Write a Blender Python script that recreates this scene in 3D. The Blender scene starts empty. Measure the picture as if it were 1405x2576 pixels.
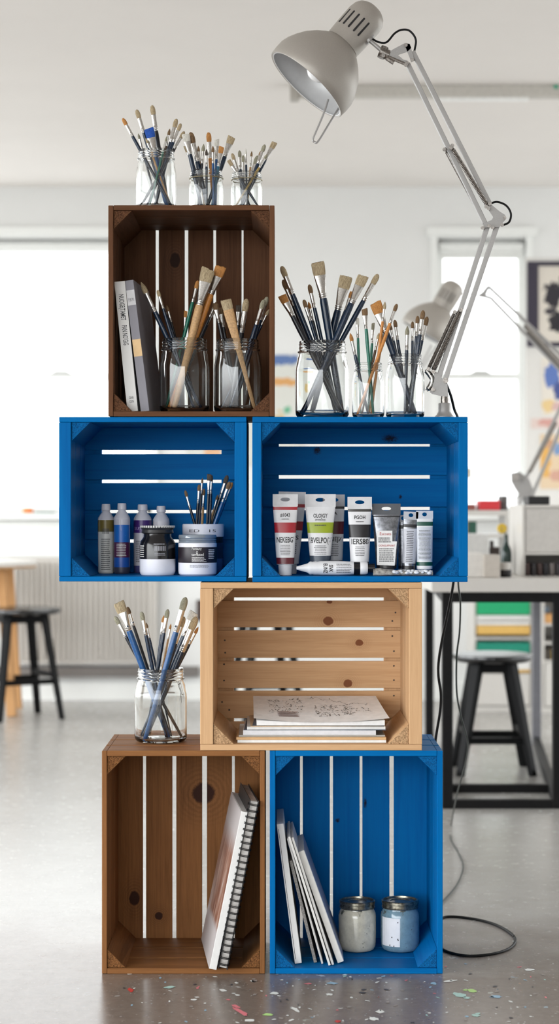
import bpy, math, random
from mathutils import Vector, Matrix
random.seed(7)
C = bpy.context.scene.collection
PI = math.pi
F = 4746.0; CX = 702.5; CY = 1288.0; H = 0.955      # focal length in pixels, principal point, eye height
YF = 3.9                                            # distance of the crate fronts
D = 0.28                                            # crate depth
def P(px, py, Y):
    return Vector(((px-CX)*Y/F, Y, H-(py-CY)*Y/F))
def X(px, Y): return (px-CX)*Y/F
def Z(py, Y): return H-(py-CY)*Y/F
def W(d, Y=YF): return d*Y/F

# ------------------------------------------------------------------ materials
def lin(c):
    return tuple(((v/255)/12.92 if v/255 <= .04045 else ((v/255+.055)/1.055)**2.4) for v in c[:3])+(1,)
MATS = {}
def nt(name):
    m = bpy.data.materials.new(name); m.use_nodes = True
    return m, m.node_tree, m.node_tree.nodes['Principled BSDF']
def mix(t, fac, a, b, blend='MIX'):
    n = t.nodes.new('ShaderNodeMix'); n.data_type = 'RGBA'; n.blend_type = blend
    for sock, v in ((n.inputs[0], fac), (n.inputs[6], a), (n.inputs[7], b)):
        if hasattr(v, 'is_linked'): t.links.new(v, sock)
        else: sock.default_value = v
    return n.outputs[2]
def math_(t, op, a, b=0.0, clamp=False):
    n = t.nodes.new('ShaderNodeMath'); n.operation = op; n.use_clamp = clamp
    for sock, v in ((n.inputs[0], a), (n.inputs[1], b)):
        if hasattr(v, 'is_linked'): t.links.new(v, sock)
        else: sock.default_value = v
    return n.outputs[0]
def noise(t, vec, scale, detail=4, rough=.6, dist=0):
    n = t.nodes.new('ShaderNodeTexNoise'); n.inputs['Scale'].default_value = scale
    n.inputs['Detail'].default_value = detail; n.inputs['Roughness'].default_value = rough
    n.inputs['Distortion'].default_value = dist
    t.links.new(vec, n.inputs['Vector']); return n.outputs['Fac']
def mapping(t, scale, loc=(0,0,0)):
    tc = t.nodes.new('ShaderNodeTexCoord'); mp = t.nodes.new('ShaderNodeMapping')
    mp.inputs['Scale'].default_value = scale; mp.inputs['Location'].default_value = loc
    t.links.new(tc.outputs['Object'], mp.inputs['Vector']); return mp.outputs['Vector']
def ramp(t, fac, stops):
    n = t.nodes.new('ShaderNodeValToRGB'); e = n.color_ramp.elements
    while len(e) < len(stops): e.new(.5)
    for el, (p, c) in zip(e, stops): el.position = p; el.color = c
    t.links.new(fac, n.inputs[0]); return n.outputs[0]
def bump(t, h, b, strength, dist):
    n = t.nodes.new('ShaderNodeBump'); n.inputs['Strength'].default_value = strength
    n.inputs['Distance'].default_value = dist
    t.links.new(h, n.inputs['Height']); t.links.new(n.outputs[0], b.inputs['Normal'])
G0 = (0,0,0,1); G1 = (1,1,1,1)
def plain(name, col, rough=.5, metal=0, spec=.5, var=0.04, scale=60):
    if name in MATS: return MATS[name]
    m, t, b = nt(name)
    c = lin(col); v = mapping(t, (1,1,1))
    f = noise(t, v, scale, 3)
    lo = tuple(x*(1-var*2.5) for x in c[:3])+(1,)
    t.links.new(ramp(t, f, [(.35, lo), (.65, c)]), b.inputs['Base Color'])
    b.inputs['Roughness'].default_value = rough; b.inputs['Metallic'].default_value = metal
    b.inputs['Specular IOR Level'].default_value = spec
    MATS[name] = m; return m
def wood(name, c1, c2, axis, knots=(), rough=.6, paint=False, knotcol=(62,36,22)):
    """grain along axis 0/1/2; knots: (x, z, rx, rz) in the crate's own coordinates"""
    m, t, b = nt(name)
    sc = [55, 55, 55]; sc[axis] = 2.2
    v = mapping(t, sc, (random.random()*9,)*3)
    f1 = noise(t, v, 1.0, 6, .65, .6)
    sc2 = [420, 420, 420]; sc2[axis] = 14
    f2 = noise(t, mapping(t, sc2), 1.0, 3, .6)
    base = ramp(t, f1, [(.3, lin(c2)), (.5, mixc(c1, c2, .35)), (.72, lin(c1))])
    base = mix(t, .25 if not paint else .1, base, ramp(t, f2, [(.35, lin(c2)), (.65, lin(c1))]))
    for (kx, kz, rx, rz) in knots:
        tc = t.nodes.new('ShaderNodeTexCoord'); sx = t.nodes.new('ShaderNodeSeparateXYZ')
        t.links.new(tc.outputs['Object'], sx.inputs[0])
        dx = math_(t, 'DIVIDE', math_(t, 'SUBTRACT', sx.outputs[0], kx), rx)
        dz = math_(t, 'DIVIDE', math_(t, 'SUBTRACT', sx.outputs[2], kz), rz)
        d = math_(t, 'SQRT', math_(t, 'ADD', math_(t, 'MULTIPLY', dx, dx), math_(t, 'MULTIPLY', dz, dz)))
        nn = noise(t, mapping(t, (1,1,1)), 120 if not paint else 260, 4, .7)
        d2 = math_(t, 'ADD', d, math_(t, 'MULTIPLY', math_(t, 'SUBTRACT', nn, .5), .5 if not paint else 1.8))
        if not paint:
            rings = math_(t, 'SINE', math_(t, 'MULTIPLY', d2, 16))
            halo = math_(t, 'MULTIPLY', math_(t, 'SUBTRACT', 1, math_(t, 'DIVIDE', d, 3.4), True), math_(t, 'MULTIPLY', math_(t, 'ADD', rings, 1.3), .27), True)
            base = mix(t, halo, base, mixc(c2, knotcol, .45))
        core = ramp(t, d2, [(.8 if not paint else .3, G1), (1.05, G0)])
        base = mix(t, core, base, lin(knotcol))
    t.links.new(base, b.inputs['Base Color'])
    b.inputs['Roughness'].default_value = rough; b.inputs['Specular IOR Level'].default_value = .05 if paint else .12
    bump(t, f2, b, .35, .0006)
    return m
def mixc(a, b, f):
    a = lin(a); b = lin(b); return tuple(a[i]*(1-f)+b[i]*f for i in range(3))+(1,)
def endgrain(name, c1, c2):
    m, t, b = nt(name)
    f = noise(t, mapping(t, (1,1,1)), 420, 5, .75)
    t.links.new(ramp(t, f, [(.38, lin(c2)), (.6, lin(c1))]), b.inputs['Base Color'])
    b.inputs['Roughness'].default_value = .8; b.inputs['Specular IOR Level'].default_value = .15; bump(t, f, b, .8, .0015)
    return m
def glass(name, tint=(1,1,1,1), rough=0.0):
    m, t, b = nt(name)
    b.inputs['Base Color'].default_value = tint; b.inputs['Transmission Weight'].default_value = 1
    b.inputs['Roughness'].default_value = rough; b.inputs['IOR'].default_value = 1.45
    return m
def pane_mat():
    m = bpy.data.materials.new('window_pane'); m.use_nodes = True; t = m.node_tree
    for n in list(t.nodes): t.nodes.remove(n)
    o = t.nodes.new('ShaderNodeOutputMaterial'); mx = t.nodes.new('ShaderNodeMixShader'); mx.inputs[0].default_value = .06
    tr = t.nodes.new('ShaderNodeBsdfTransparent'); gl = t.nodes.new('ShaderNodeBsdfGlossy'); gl.inputs['Roughness'].default_value = .02
    t.links.new(tr.outputs[0], mx.inputs[1]); t.links.new(gl.outputs[0], mx.inputs[2]); t.links.new(mx.outputs[0], o.inputs[0])
    return m
def bristle_mat(name, root, tip):
    m, t, b = nt(name)
    f = noise(t, mapping(t, (1500,1500,25)), 1.0, 3, .6)
    t.links.new(ramp(t, f, [(.35, lin(root)), (.62, lin(tip))]), b.inputs['Base Color'])
    b.inputs['Roughness'].default_value = .75; bump(t, f, b, .6, .0006)
    return m
def concrete():
    m, t, b = nt('painted_concrete')
    v = mapping(t, (1,1,1))
    f1 = noise(t, v, 1.6, 8, .62); f2 = noise(t, v, 26, 6, .7); f3 = noise(t, v, 240, 3, .7)
    c = ramp(t, f1, [(.3, lin((160,157,152))), (.7, lin((186,184,180)))])
    c = mix(t, .07, c, ramp(t, f2, [(.35, lin((120,114,108))), (.65, lin((196,192,188)))]))
    c = mix(t, .10, c, ramp(t, f3, [(.4, lin((94,90,86))), (.6, lin((200,196,192)))]))
    sy = t.nodes.new('ShaderNodeSeparateXYZ'); t.links.new(v, sy.inputs[0])
    front_mask = math_(t, 'ADD', math_(t, 'MULTIPLY', math_(t, 'SUBTRACT', 4.62, sy.outputs[1]), 1.35), math_(t, 'MULTIPLY', math_(t, 'SUBTRACT', noise(t, v, 2.4, 7, .7), .5), 1.6), True)
    front_brown = mix(t, .5, lin((110,96,86)), ramp(t, noise(t, v, 45, 6, .75), [(.3, lin((86,74,66))), (.7, lin((136,122,110)))]))
    c = mix(t, math_(t, 'MULTIPLY', front_mask, .92), c, front_brown)
    # darker, browner floor towards the front, with paint drips in front of the crates
    sx = t.nodes.new('ShaderNodeSeparateXYZ'); t.links.new(v, sx.inputs[0])
    def vor(scale, thr, gate, seed):
        vm = t.nodes.new('ShaderNodeTexVoronoi'); vm.inputs['Scale'].default_value = scale
        vv = mapping(t, (1,1.0,1), (seed, seed*2.3, 0)); wob = noise(t, vv, scale*1.2, 3)
        ad = t.nodes.new('ShaderNodeVectorMath'); ad.operation = 'ADD'; sc = t.nodes.new('ShaderNodeVectorMath'); sc.operation = 'SCALE'
        cn = t.nodes.new('ShaderNodeTexNoise'); cn.inputs['Scale'].default_value = scale*1.8; t.links.new(vv, cn.inputs['Vector'])
        sc.inputs['Scale'].default_value = .9/scale; t.links.new(cn.outputs['Color'], sc.inputs[0])
        t.links.new(vv, ad.inputs[0]); t.links.new(sc.outputs[0], ad.inputs[1]); t.links.new(ad.outputs[0], vm.inputs['Vector'])
        sp = t.nodes.new('ShaderNodeSeparateColor'); t.links.new(vm.outputs['Color'], sp.inputs[0])
        g = math_(t, 'GREATER_THAN', sp.outputs[0], gate)
        size = math_(t, 'MULTIPLY', sp.outputs[2], thr)
        return math_(t, 'MULTIPLY', g, math_(t, 'LESS_THAN', vm.outputs['Distance'], size)), sp.outputs[1]
    near = math_(t, 'MULTIPLY', math_(t, 'SUBTRACT', 4.6, sx.outputs[1]), 1.2, True)
    near = math_(t, 'ADD', near, .015, True)
    right = math_(t, 'ADD', math_(t, 'MULTIPLY', sx.outputs[0], 1.6), 1.0, True)
    near = math_(t, 'MULTIPLY', near, right)
    cols = [(0, lin((225,226,222))), (.3, lin((236,236,232))), (.5, lin((150,185,205))), (.62, lin((120,60,60))),
            (.7, lin((205,215,205))), (.8, lin((70,68,70))), (.9, lin((190,150,120))), (1, lin((226,226,226)))]
    for sc_, th, ga, se in ((30, .30, .80, 3.1), (85, .36, .66, 9.7), (13, .14, .82, 5.5)):
        msk, rnd = vor(sc_, th, ga, se)
        c = mix(t, math_(t, 'MULTIPLY', math_(t, 'MULTIPLY', msk, near), .6), c, ramp(t, rnd, cols))
    t.links.new(c, b.inputs['Base Color'])
    t.links.new(ramp(t, f2, [(.3, (.25,)*3+(1,)), (.7, (.28,)*3+(1,))]), b.inputs['Roughness'])
    b.inputs['Specular IOR Level'].default_value = .8
    bump(t, f2, b, .03, .002)
    return m

# ------------------------------------------------------------------ mesh builder
class MB:
    def __init__(s): s.v = []; s.f = []; s.m = []; s.cur = 0
    def add(s, vs, fs, M=None, mi=None):
        n = len(s.v)
        for p in vs:
            p = Vector(p); s.v.append(M @ p if M else p)
        for f in fs: s.f.append([i+n for i in f]); s.m.append(s.cur if mi is None else mi)
        return s
    def box(s, x0, x1, y0, y1, z0, z1, M=None, mi=None):
        v = [(x0,y0,z0),(x1,y0,z0),(x1,y1,z0),(x0,y1,z0),(x0,y0,z1),(x1,y0,z1),(x1,y1,z1),(x0,y1,z1)]
        return s.add(v, [(0,3,2,1),(4,5,6,7),(0,1,5,4),(1,2,6,5),(2,3,7,6),(3,0,4,7)], M, mi)
    def loft(s, secs, n=24, mats=None, caps=True, M=None, sq=1.0, arc=None):
        """secs: (z, rx, ry[, cx, cy]); superellipse exponent via sq"""
        vs = []; fs = []; base = len(s.v)
        for sec in secs:
            z, rx, ry = sec[:3]; cx, cy = (sec[3], sec[4]) if len(sec) > 3 else (0, 0)
            for k in range(n):
                a = 2*PI*k/n + PI/n; ca, sa = math.cos(a), math.sin(a)
                if sq != 1: ca = math.copysign(abs(ca)**sq, ca); sa = math.copysign(abs(sa)**sq, sa)
                vs.append((cx+rx*ca, cy+ry*sa, z))
        s.add(vs, [], M)
        for i in range(len(secs)-1):
            mi = mats[i] if mats else s.cur
            for k in range(n):
                k2 = (k+1) % n
                s.f.append([base+i*n+k, base+i*n+k2, base+(i+1)*n+k2, base+(i+1)*n+k]); s.m.append(mi)
        if caps:
            s.f.append([base+k for k in reversed(range(n))]); s.m.append(mats[0] if mats else s.cur)
            s.f.append([base+(len(secs)-1)*n+k for k in range(n)]); s.m.append(mats[-1] if mats else s.cur)
        return s
    def lathe(s, prof, n=40, M=None, mats=None, closed=False):
        """prof: (r, z); closed: the last point joins the first (a shell with thickness)"""
        m = len(prof); base = len(s.v)
        s.add([(r*math.cos(2*PI*k/n), r*math.sin(2*PI*k/n), z) for (r, z) in prof for k in range(n)], [], M)
        for i in range(m if closed else m-1):
            j = (i+1) % m
            for k in range(n):
                k2 = (k+1) % n
                s.f.append([base+i*n+k, base+i*n+k2, base+j*n+k2, base+j*n+k]); s.m.append(mats[i] if mats else s.cur)
        return s
    def tube(s, pts, r, n=10, caps=True, flat=None, mi=None):
        pts = [Vector(p) for p in pts]; base = len(s.v); L = len(pts)
        up = Vector((0, 1, 0))
        for i, p in enumerate(pts):
            d = (pts[min(i+1, L-1)]-pts[max(i-1, 0)]).normalized()
            a = d.cross(up)
            if a.length < 1e-4: a = d.cross(Vector((1,0,0)))
            a.normalize(); b = a.cross(d).normalized()
            rr = r[i] if isinstance(r, (list, tuple)) else r
            for k in range(n):
                t = 2*PI*k/n
                s.v.append(p+a*rr*math.cos(t)+b*rr*math.sin(t)*(flat or 1))
        for i in range(L-1):
            for k in range(n):
                k2 = (k+1) % n
                s.f.append([base+i*n+k, base+i*n+k2, base+(i+1)*n+k2, base+(i+1)*n+k]); s.m.append(s.cur if mi is None else mi)
        if caps:
            s.f.append([base+k for k in reversed(range(n))]); s.m.append(s.cur if mi is None else mi)
            s.f.append([base+(L-1)*n+k for k in range(n)]); s.m.append(s.cur if mi is None else mi)
        return s
    def bar(s, p, q, w, t, mi=None):
        """rectangular bar from p to q, w wide in the picture plane, t deep along y"""
        p = Vector(p); q = Vector(q); d = (q-p).normalized()
        y = Vector((0,1,0)); y = (y-d*y.dot(d))
        if y.length < 1e-3: y = Vector((1,0,0))
        y.normalize(); x = d.cross(y)
        vs = [p+x*a*w/2+y*b*t/2 for a, b in ((-1,-1),(1,-1),(1,1),(-1,1))]+[q+x*a*w/2+y*b*t/2 for a, b in ((-1,-1),(1,-1),(1,1),(-1,1))]
        return s.add(vs, [(0,3,2,1),(4,5,6,7),(0,1,5,4),(1,2,6,5),(2,3,7,6),(3,0,4,7)], None, mi)
    def poly(s, pts, t, mi=None):
        """polygon in the x-z plane (points x, y, z) given thickness t along +y"""
        pts = [Vector(p) for p in pts]; n = len(pts); y = Vector((0, t, 0))
        return s.add(pts+[p+y for p in pts], [list(range(n)), list(range(2*n-1, n-1, -1))]+[[i, i+n, (i+1) % n+n, (i+1) % n] for i in range(n)], None, mi)
def obj(name, mb, mats, parent=None, smooth=35, bevel=0, loc=None, M=None):
    me = bpy.data.meshes.new(name)
    me.from_pydata([tuple(v) for v in mb.v], [], mb.f)
    if not isinstance(mats, (list, tuple)): mats = [mats]
    for m in mats: me.materials.append(m)
    for p, mi in zip(me.polygons, mb.m): p.material_index = mi
    me.update()
    import bmesh
    bm = bmesh.new(); bm.from_mesh(me); bmesh.ops.recalc_face_normals(bm, faces=bm.faces); bm.to_mesh(me); bm.free()
    if smooth:
        for p in me.polygons: p.use_smooth = True
        me.set_sharp_from_angle(angle=math.radians(smooth))
    o = bpy.data.objects.new(name, me); C.objects.link(o)
    if parent: o.parent = parent
    if loc is not None: o.location = loc
    if M is not None: o.matrix_basis = M
    if bevel:
        b = o.modifiers.new('edge', 'BEVEL'); b.width = bevel; b.segments = 2; b.limit_method = 'ANGLE'
    return o
def thing(name, label, cat, loc=(0,0,0), rot=(0,0,0), group=None, kind=None):
    o = bpy.data.objects.new(name, None); C.objects.link(o); o.empty_display_size = .02
    o.location = loc; o.rotation_euler = rot
    tag(o, label, cat, group, kind); return o
def tag(o, label=None, cat=None, group=None, kind=None):
    if label: o['label'] = label
    if cat: o['category'] = cat
    if group: o['group'] = group
    if kind: o['kind'] = kind
    return o
def spline(pts, n=8):
    """Catmull-Rom through the points"""
    pts = [Vector(p) for p in pts]; out = []
    q = [pts[0]*2-pts[1]]+pts+[pts[-1]*2-pts[-2]]
    for i in range(1, len(q)-2):
        for k in range(n):
            t = k/n; a, b, c, d = q[i-1], q[i], q[i+1], q[i+2]
            out.append(.5*((2*b)+(c-a)*t+(2*a-5*b+4*c-d)*t*t+(3*b-a-3*c+d)*t**3))
    out.append(pts[-1]); return out
def text(name, s, size, mat, parent, place, width=None, bold=0.0):
    """lettering as a mesh; place(x, y) -> point, x to the right and y up, centred on 0,0"""
    cu = bpy.data.curves.new('lettering', 'FONT'); cu.body = s; cu.size = size; cu.align_x = 'CENTER'; cu.align_y = 'CENTER'
    cu.resolution_u = 2; cu.offset = bold*size
    o = bpy.data.objects.new('lettering', cu); C.objects.link(o)
    me = bpy.data.meshes.new_from_object(o, depsgraph=bpy.context.evaluated_depsgraph_get())
    bpy.data.objects.remove(o)
    xs = [v.co.x for v in me.vertices] or [0]
    k = width/(max(xs)-min(xs)) if width else 1
    for v in me.vertices: v.co = place(v.co.x*k, v.co.y)
    me.name = name; me.materials.clear(); me.materials.append(mat)
    r = bpy.data.objects.new(name, me); C.objects.link(r); r.parent = parent
    return r
def print_lines(mb, x0, x1, z0, z1, rows, place, fill=.9, h=.45, mi=None, align=0):
    """rows of tiny print as dashes"""
    rh = (z1-z0)/rows
    for i in range(rows):
        z = z0+rh*(i+.5); x = x0; xe = x1-(x1-x0)*random.uniform(0, 1-fill)
        if align: sh = (x1-xe)/2; x += sh; xe += sh
        while x < xe:
            w = random.uniform(.03, .11)*(x1-x0); w = min(w, xe-x)
            q = [place(a, b) for a, b in ((x, z-rh*h/2), (x+w, z-rh*h/2), (x+w, z+rh*h/2), (x, z+rh*h/2))]
            mb.add(q, [(0,1,2,3)], None, mi); x += w+.02*(x1-x0)

# ------------------------------------------------------------------ palette
white_wall = plain('wall_paint', (231,231,229), .8, var=.01, scale=3)
ceil_paint = plain('ceiling_paint', (232,227,222), .9, var=.01, scale=2)
trim_paint = plain('white_trim', (240,241,238), .4, var=.01)
white_lam = plain('white_laminate', (200,196,190), .35, var=.01)
black_steel = plain('black_steel', (14,13,14), .5, spec=.2, var=.1)
black_wood = plain('black_wood', (13,13,14), .45, spec=.1, var=.1); black_seat = plain('black_seat', (18,18,19), .2, spec=.8, var=.1)
chrome = plain('chrome', (205,203,200), .18, 1, var=.08, scale=300)
dark_chrome = plain('tarnished_chrome', (152,146,140), .3, 1, var=.2, scale=300)
alu = plain('brushed_aluminium', (172,170,168), .42, .55, var=.03, scale=400)
lamp_grey = plain('silver_lacquer', (170,164,156), .42, .35, var=.02, scale=500)
lamp_in = plain('lamp_inside', (205,205,205), .35, .2, var=.02)
rubber = plain('black_rubber', (16,16,17), .5, spec=.2, var=.1)
black = plain('black_print', (25,24,26), .5, var=.05)
dkgrey = plain('grey_print', (75,75,78), .6, var=.05)
paperw = plain('paper_white', (233,232,230), .7, var=.02, scale=200)
jar_glass = glass('jar_glass', (.97,.985,.98,1))
ferrule_m = plain('ferrule_metal', (214,211,206), .24, 1, var=.12, scale=500)
HM = {'n': plain('handle_navy', (5,34,60), .25, var=.15, scale=200), 'k': plain('handle_black', (22,24,32), .3, var=.1, scale=200),
      'b': plain('handle_blue', (4,78,136), .3, var=.15, scale=200), 'g': plain('handle_green', (14,110,88), .3, var=.1, scale=200),
      'o': plain('handle_amber', (205,134,58), .4, var=.12, scale=250), 'w': plain('handle_bare_wood', (201,160,112), .55, var=.12, scale=250),
      't': plain('handle_teal', (20,92,120), .3, var=.12, scale=200), 'y': plain('handle_ochre', (178,150,84), .5, var=.2, scale=200),
      'u': plain('handle_umber', (92,66,44), .5, var=.2, scale=200)}
HN = {'n':'navy','k':'black','b':'blue','g':'green','o':'amber','w':'bare-wood','t':'teal','y':'ochre','u':'brown'}
BM = {'t': bristle_mat('bristle_tan', (122,104,78), (190,172,138)), 'd': bristle_mat('bristle_brown', (78,58,38), (138,108,74)),
      'o': bristle_mat('bristle_ginger', (146,96,46), (200,140,74)), 'w': bristle_mat('bristle_white', (176,172,162), (222,219,210)),
      'g': bristle_mat('bristle_grey', (106,102,84), (164,160,138)), 'b': bristle_mat('bristle_blue', (12,48,120), (30,92,190)),
      'x': bristle_mat('bristle_charcoal', (38,34,32), (92,80,68))}
BN = {'t':'tan','d':'brown','o':'ginger','w':'white','g':'grey','b':'blue-stained','x':'charcoal'}

# ------------------------------------------------------------------ the room
def struct(name, mb, m, parent=None, **k):
    o = obj(name, mb, m, parent, **k)
    if not parent: o['kind'] = 'structure'
    return o
YB = 9.6; CZ = Z(470, YB)
XL, XR = -3.4, 3.4; YN = -2.5
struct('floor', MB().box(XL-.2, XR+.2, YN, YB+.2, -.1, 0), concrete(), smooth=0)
struct('ceiling', MB().box(XL-.2, XR+.2, YN, YB+.2, CZ, CZ+.1), ceil_paint, smooth=0)
w1 = (-2.35, X(382, YB), Z(1292, YB), Z(600, YB)); w2 = (X(1100, YB), X(1322, YB), Z(1292, YB), Z(600, YB))
mb = MB()
zs, zt = w1[2], w1[3]
for x0, x1, z0, z1 in ((XL-.2, w1[0], 0, CZ), (w1[1], w2[0], 0, CZ), (w2[1], XR+.2, 0, CZ), (w1[0], w1[1], 0, zs), (w1[0], w1[1], zt, CZ), (w2[0], w2[1], 0, zs), (w2[0], w2[1], zt, CZ)):
    mb.box(x0, x1, YB, YB+.2, z0, z1)
struct('wall_back', mb, white_wall, smooth=0)
def side_wall(x0, x1):
    m = MB()
    for y0, y1, z0, z1 in ((3.6, 4.4, 0, CZ), (6.9, 7.1, 0, CZ), (9.4, YB, 0, CZ), (4.4, 6.9, 0, .25), (7.1, 9.4, 0, .25), (4.4, 6.9, 2.5, CZ), (7.1, 9.4, 2.5, CZ)):  # openings in the unseen side walls shaped to brighten the back room
        m.box(x0, x1, y0, y1, z0, z1)
    return m
struct('wall_right', side_wall(XR, XR+.2).box(XR, XR+.2, YN, 3.6, 0, CZ), white_wall, smooth=0)
struct('wall_left', side_wall(XL-.2, XL).box(XL-.2, XL, YN, 3.6, 0, .3).box(XL-.2, XL, YN, 3.6, 2.55, CZ), white_wall, smooth=0)
struct('wall_front', MB().box(.3, XR+.2, YN-.2, YN, 0, CZ).box(XL-.2, .3, YN-.2, YN, 0, .3).box(XL-.2, .3, YN-.2, YN, 2.55, CZ), white_wall, smooth=0)  # unseen wall behind the camera, added to cut frontal light; left half open
pane = pane_mat()
for i, w in enumerate((w1, w2)):
    wd = thing('window_%d' % (i+1), ['wide sash window with raised white blind, left of the crates', 'narrow sash window behind the lamps and desk'][i], 'window', ((w[0]+w[1])/2, YB, w[2]), kind='structure')
    wx = (w[1]-w[0])/2; hh = w[3]-w[2]; T = .035
    fr = MB().box(-wx, -wx+T, .06, .12, 0, hh).box(wx-T, wx, .06, .12, 0, hh).box(-wx, wx, .06, .12, hh-T, hh).box(-wx, wx, .06, .12, 0, T)
    cs = .035
    fr.box(-wx-cs, -wx, -.02, 0, -.0, hh+.02).box(wx, wx+cs, -.02, 0, 0, hh+.02).box(-wx-cs-.02, wx+cs+.02, -.035, 0, hh+.01, hh+.055)
    obj('window_frame', fr, trim_paint, wd, smooth=0, bevel=.004)
    zm = Z(946, YB+.05)-w[2]
    sr = MB().box(-wx, wx, .05, .12, zm-.016, zm+.016); lx = X(150, YB)-(w[0]+w[1])/2 if i == 0 else 0
    sr.add([(lx-.06,.05,zm+.01),(lx+.06,.05,zm+.01),(lx+.03,.05,zm+.03),(lx-.03,.05,zm+.03),(lx-.06,.1,zm+.01),(lx+.06,.1,zm+.01),(lx+.03,.1,zm+.03),(lx-.03,.1,zm+.03)], [(0,1,2,3),(7,6,5,4),(0,4,5,1),(1,5,6,2),(2,6,7,3),(3,7,4,0)])
    obj('sash_rail', sr, trim_paint, wd, smooth=0)
    obj('pane', MB().box(-wx+T, wx-T, .088, .092, T, hh-T), pane, wd, smooth=0)
    bz = Z(626 if i == 0 else 643, YB)-w[2]
    obj('roller_blind', MB().tube([(-wx+.01, .035, hh-.04), (wx-.01, .035, hh-.04)], .028, 16).box(-wx+.01, wx-.01, .03, .034, bz, hh-.04).box(-wx+.01, wx-.01, .024, .04, bz-.012, bz), plain('blind_fabric', (236,237,234), .8, var=.01), wd)
    obj('window_sill', MB().box(-wx-.06, wx+.06, -.12, .08, -.03, 0), trim_paint, wd, smooth=0, bevel=.004)
tag(struct('baseboard_back', MB().box(XL, XR, YB-.018, YB, 0, .09), trim_paint, smooth=0))
# white boxing under the left window and a low grey strip along the wall
struct('trim_1', MB().box(-3.3, X(398, YB)-.0, YB-.03, YB, Z(1400, YB), Z(1310, YB)), trim_paint, smooth=0)
low_strip = plain('strip_grey', (120,114,110), .6)
struct('trim_2', MB().box(-3.3, X(500, YB), YB-.06, YB, Z(1700, YB), Z(1676, YB)), low_strip, smooth=0)
# radiator
rx0, rx1 = X(30, YB), X(396, YB)
rad = thing('radiator', 'long white ribbed panel radiator on the wall beneath the left window', 'radiator', ((rx0+rx1)/2, YB-.07, Z(1668, YB)))
hw = (rx1-rx0)/2; rh = Z(1402, YB)-Z(1668, YB)
mb = MB().box(-hw, hw, .0, .05, 0, rh); n = 26
for k in range(n):
    xx = -hw+.02+k*(2*hw-.04)/n; mb.loft([(.02, .0085, .018, xx+.012, 0), (rh-.02, .0085, .018, xx+.012, 0)], 12)
obj('panel', mb, plain('radiator_enamel', (204,199,192), .4, var=.01), rad)
obj('valve', MB().tube([(hw+.02,.02,.02),(hw+.02,.02,.08)], .012), chrome, rad)
obj('wall_bracket', MB().box(-hw+.1, -hw+.14, .05, .069, .05, rh-.05).box(hw-.14, hw-.1, .05, .069, .05, rh-.05), trim_paint, rad)
# ceiling rail
YR = 7.3
cr = thing('ceiling_rail', 'long pale rail fixed under the ceiling behind the desk lamp', 'rail', (0, YR, CZ))
z0 = Z(243, YR); zz = Z(202, YR)-CZ
obj('rail', MB().box(X(752, YR), X(1450, YR), 0, .05, z0-CZ, 0), plain('rail_paint', (200,196,188), .5), cr, smooth=0, bevel=.004)
obj('end_cap', MB().box(X(729, YR), X(752, YR), -.01, .06, z0-CZ-.01, 0), plain('rail_cap', (176,171,163), .5), cr, bevel=.004)
obj('diffuser', MB().box(X(1105, YR), X(1330, YR), .008, .042, z0-CZ-.01, z0-CZ), plain('diffuser', (245,245,242), .5), cr)
obj('indicator', MB().box(X(1392, YR), X(1402, YR), -.004, 0, z0-CZ+.03, z0-CZ+.045), plain('green_mark', (90,170,140), .5), cr)

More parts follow.
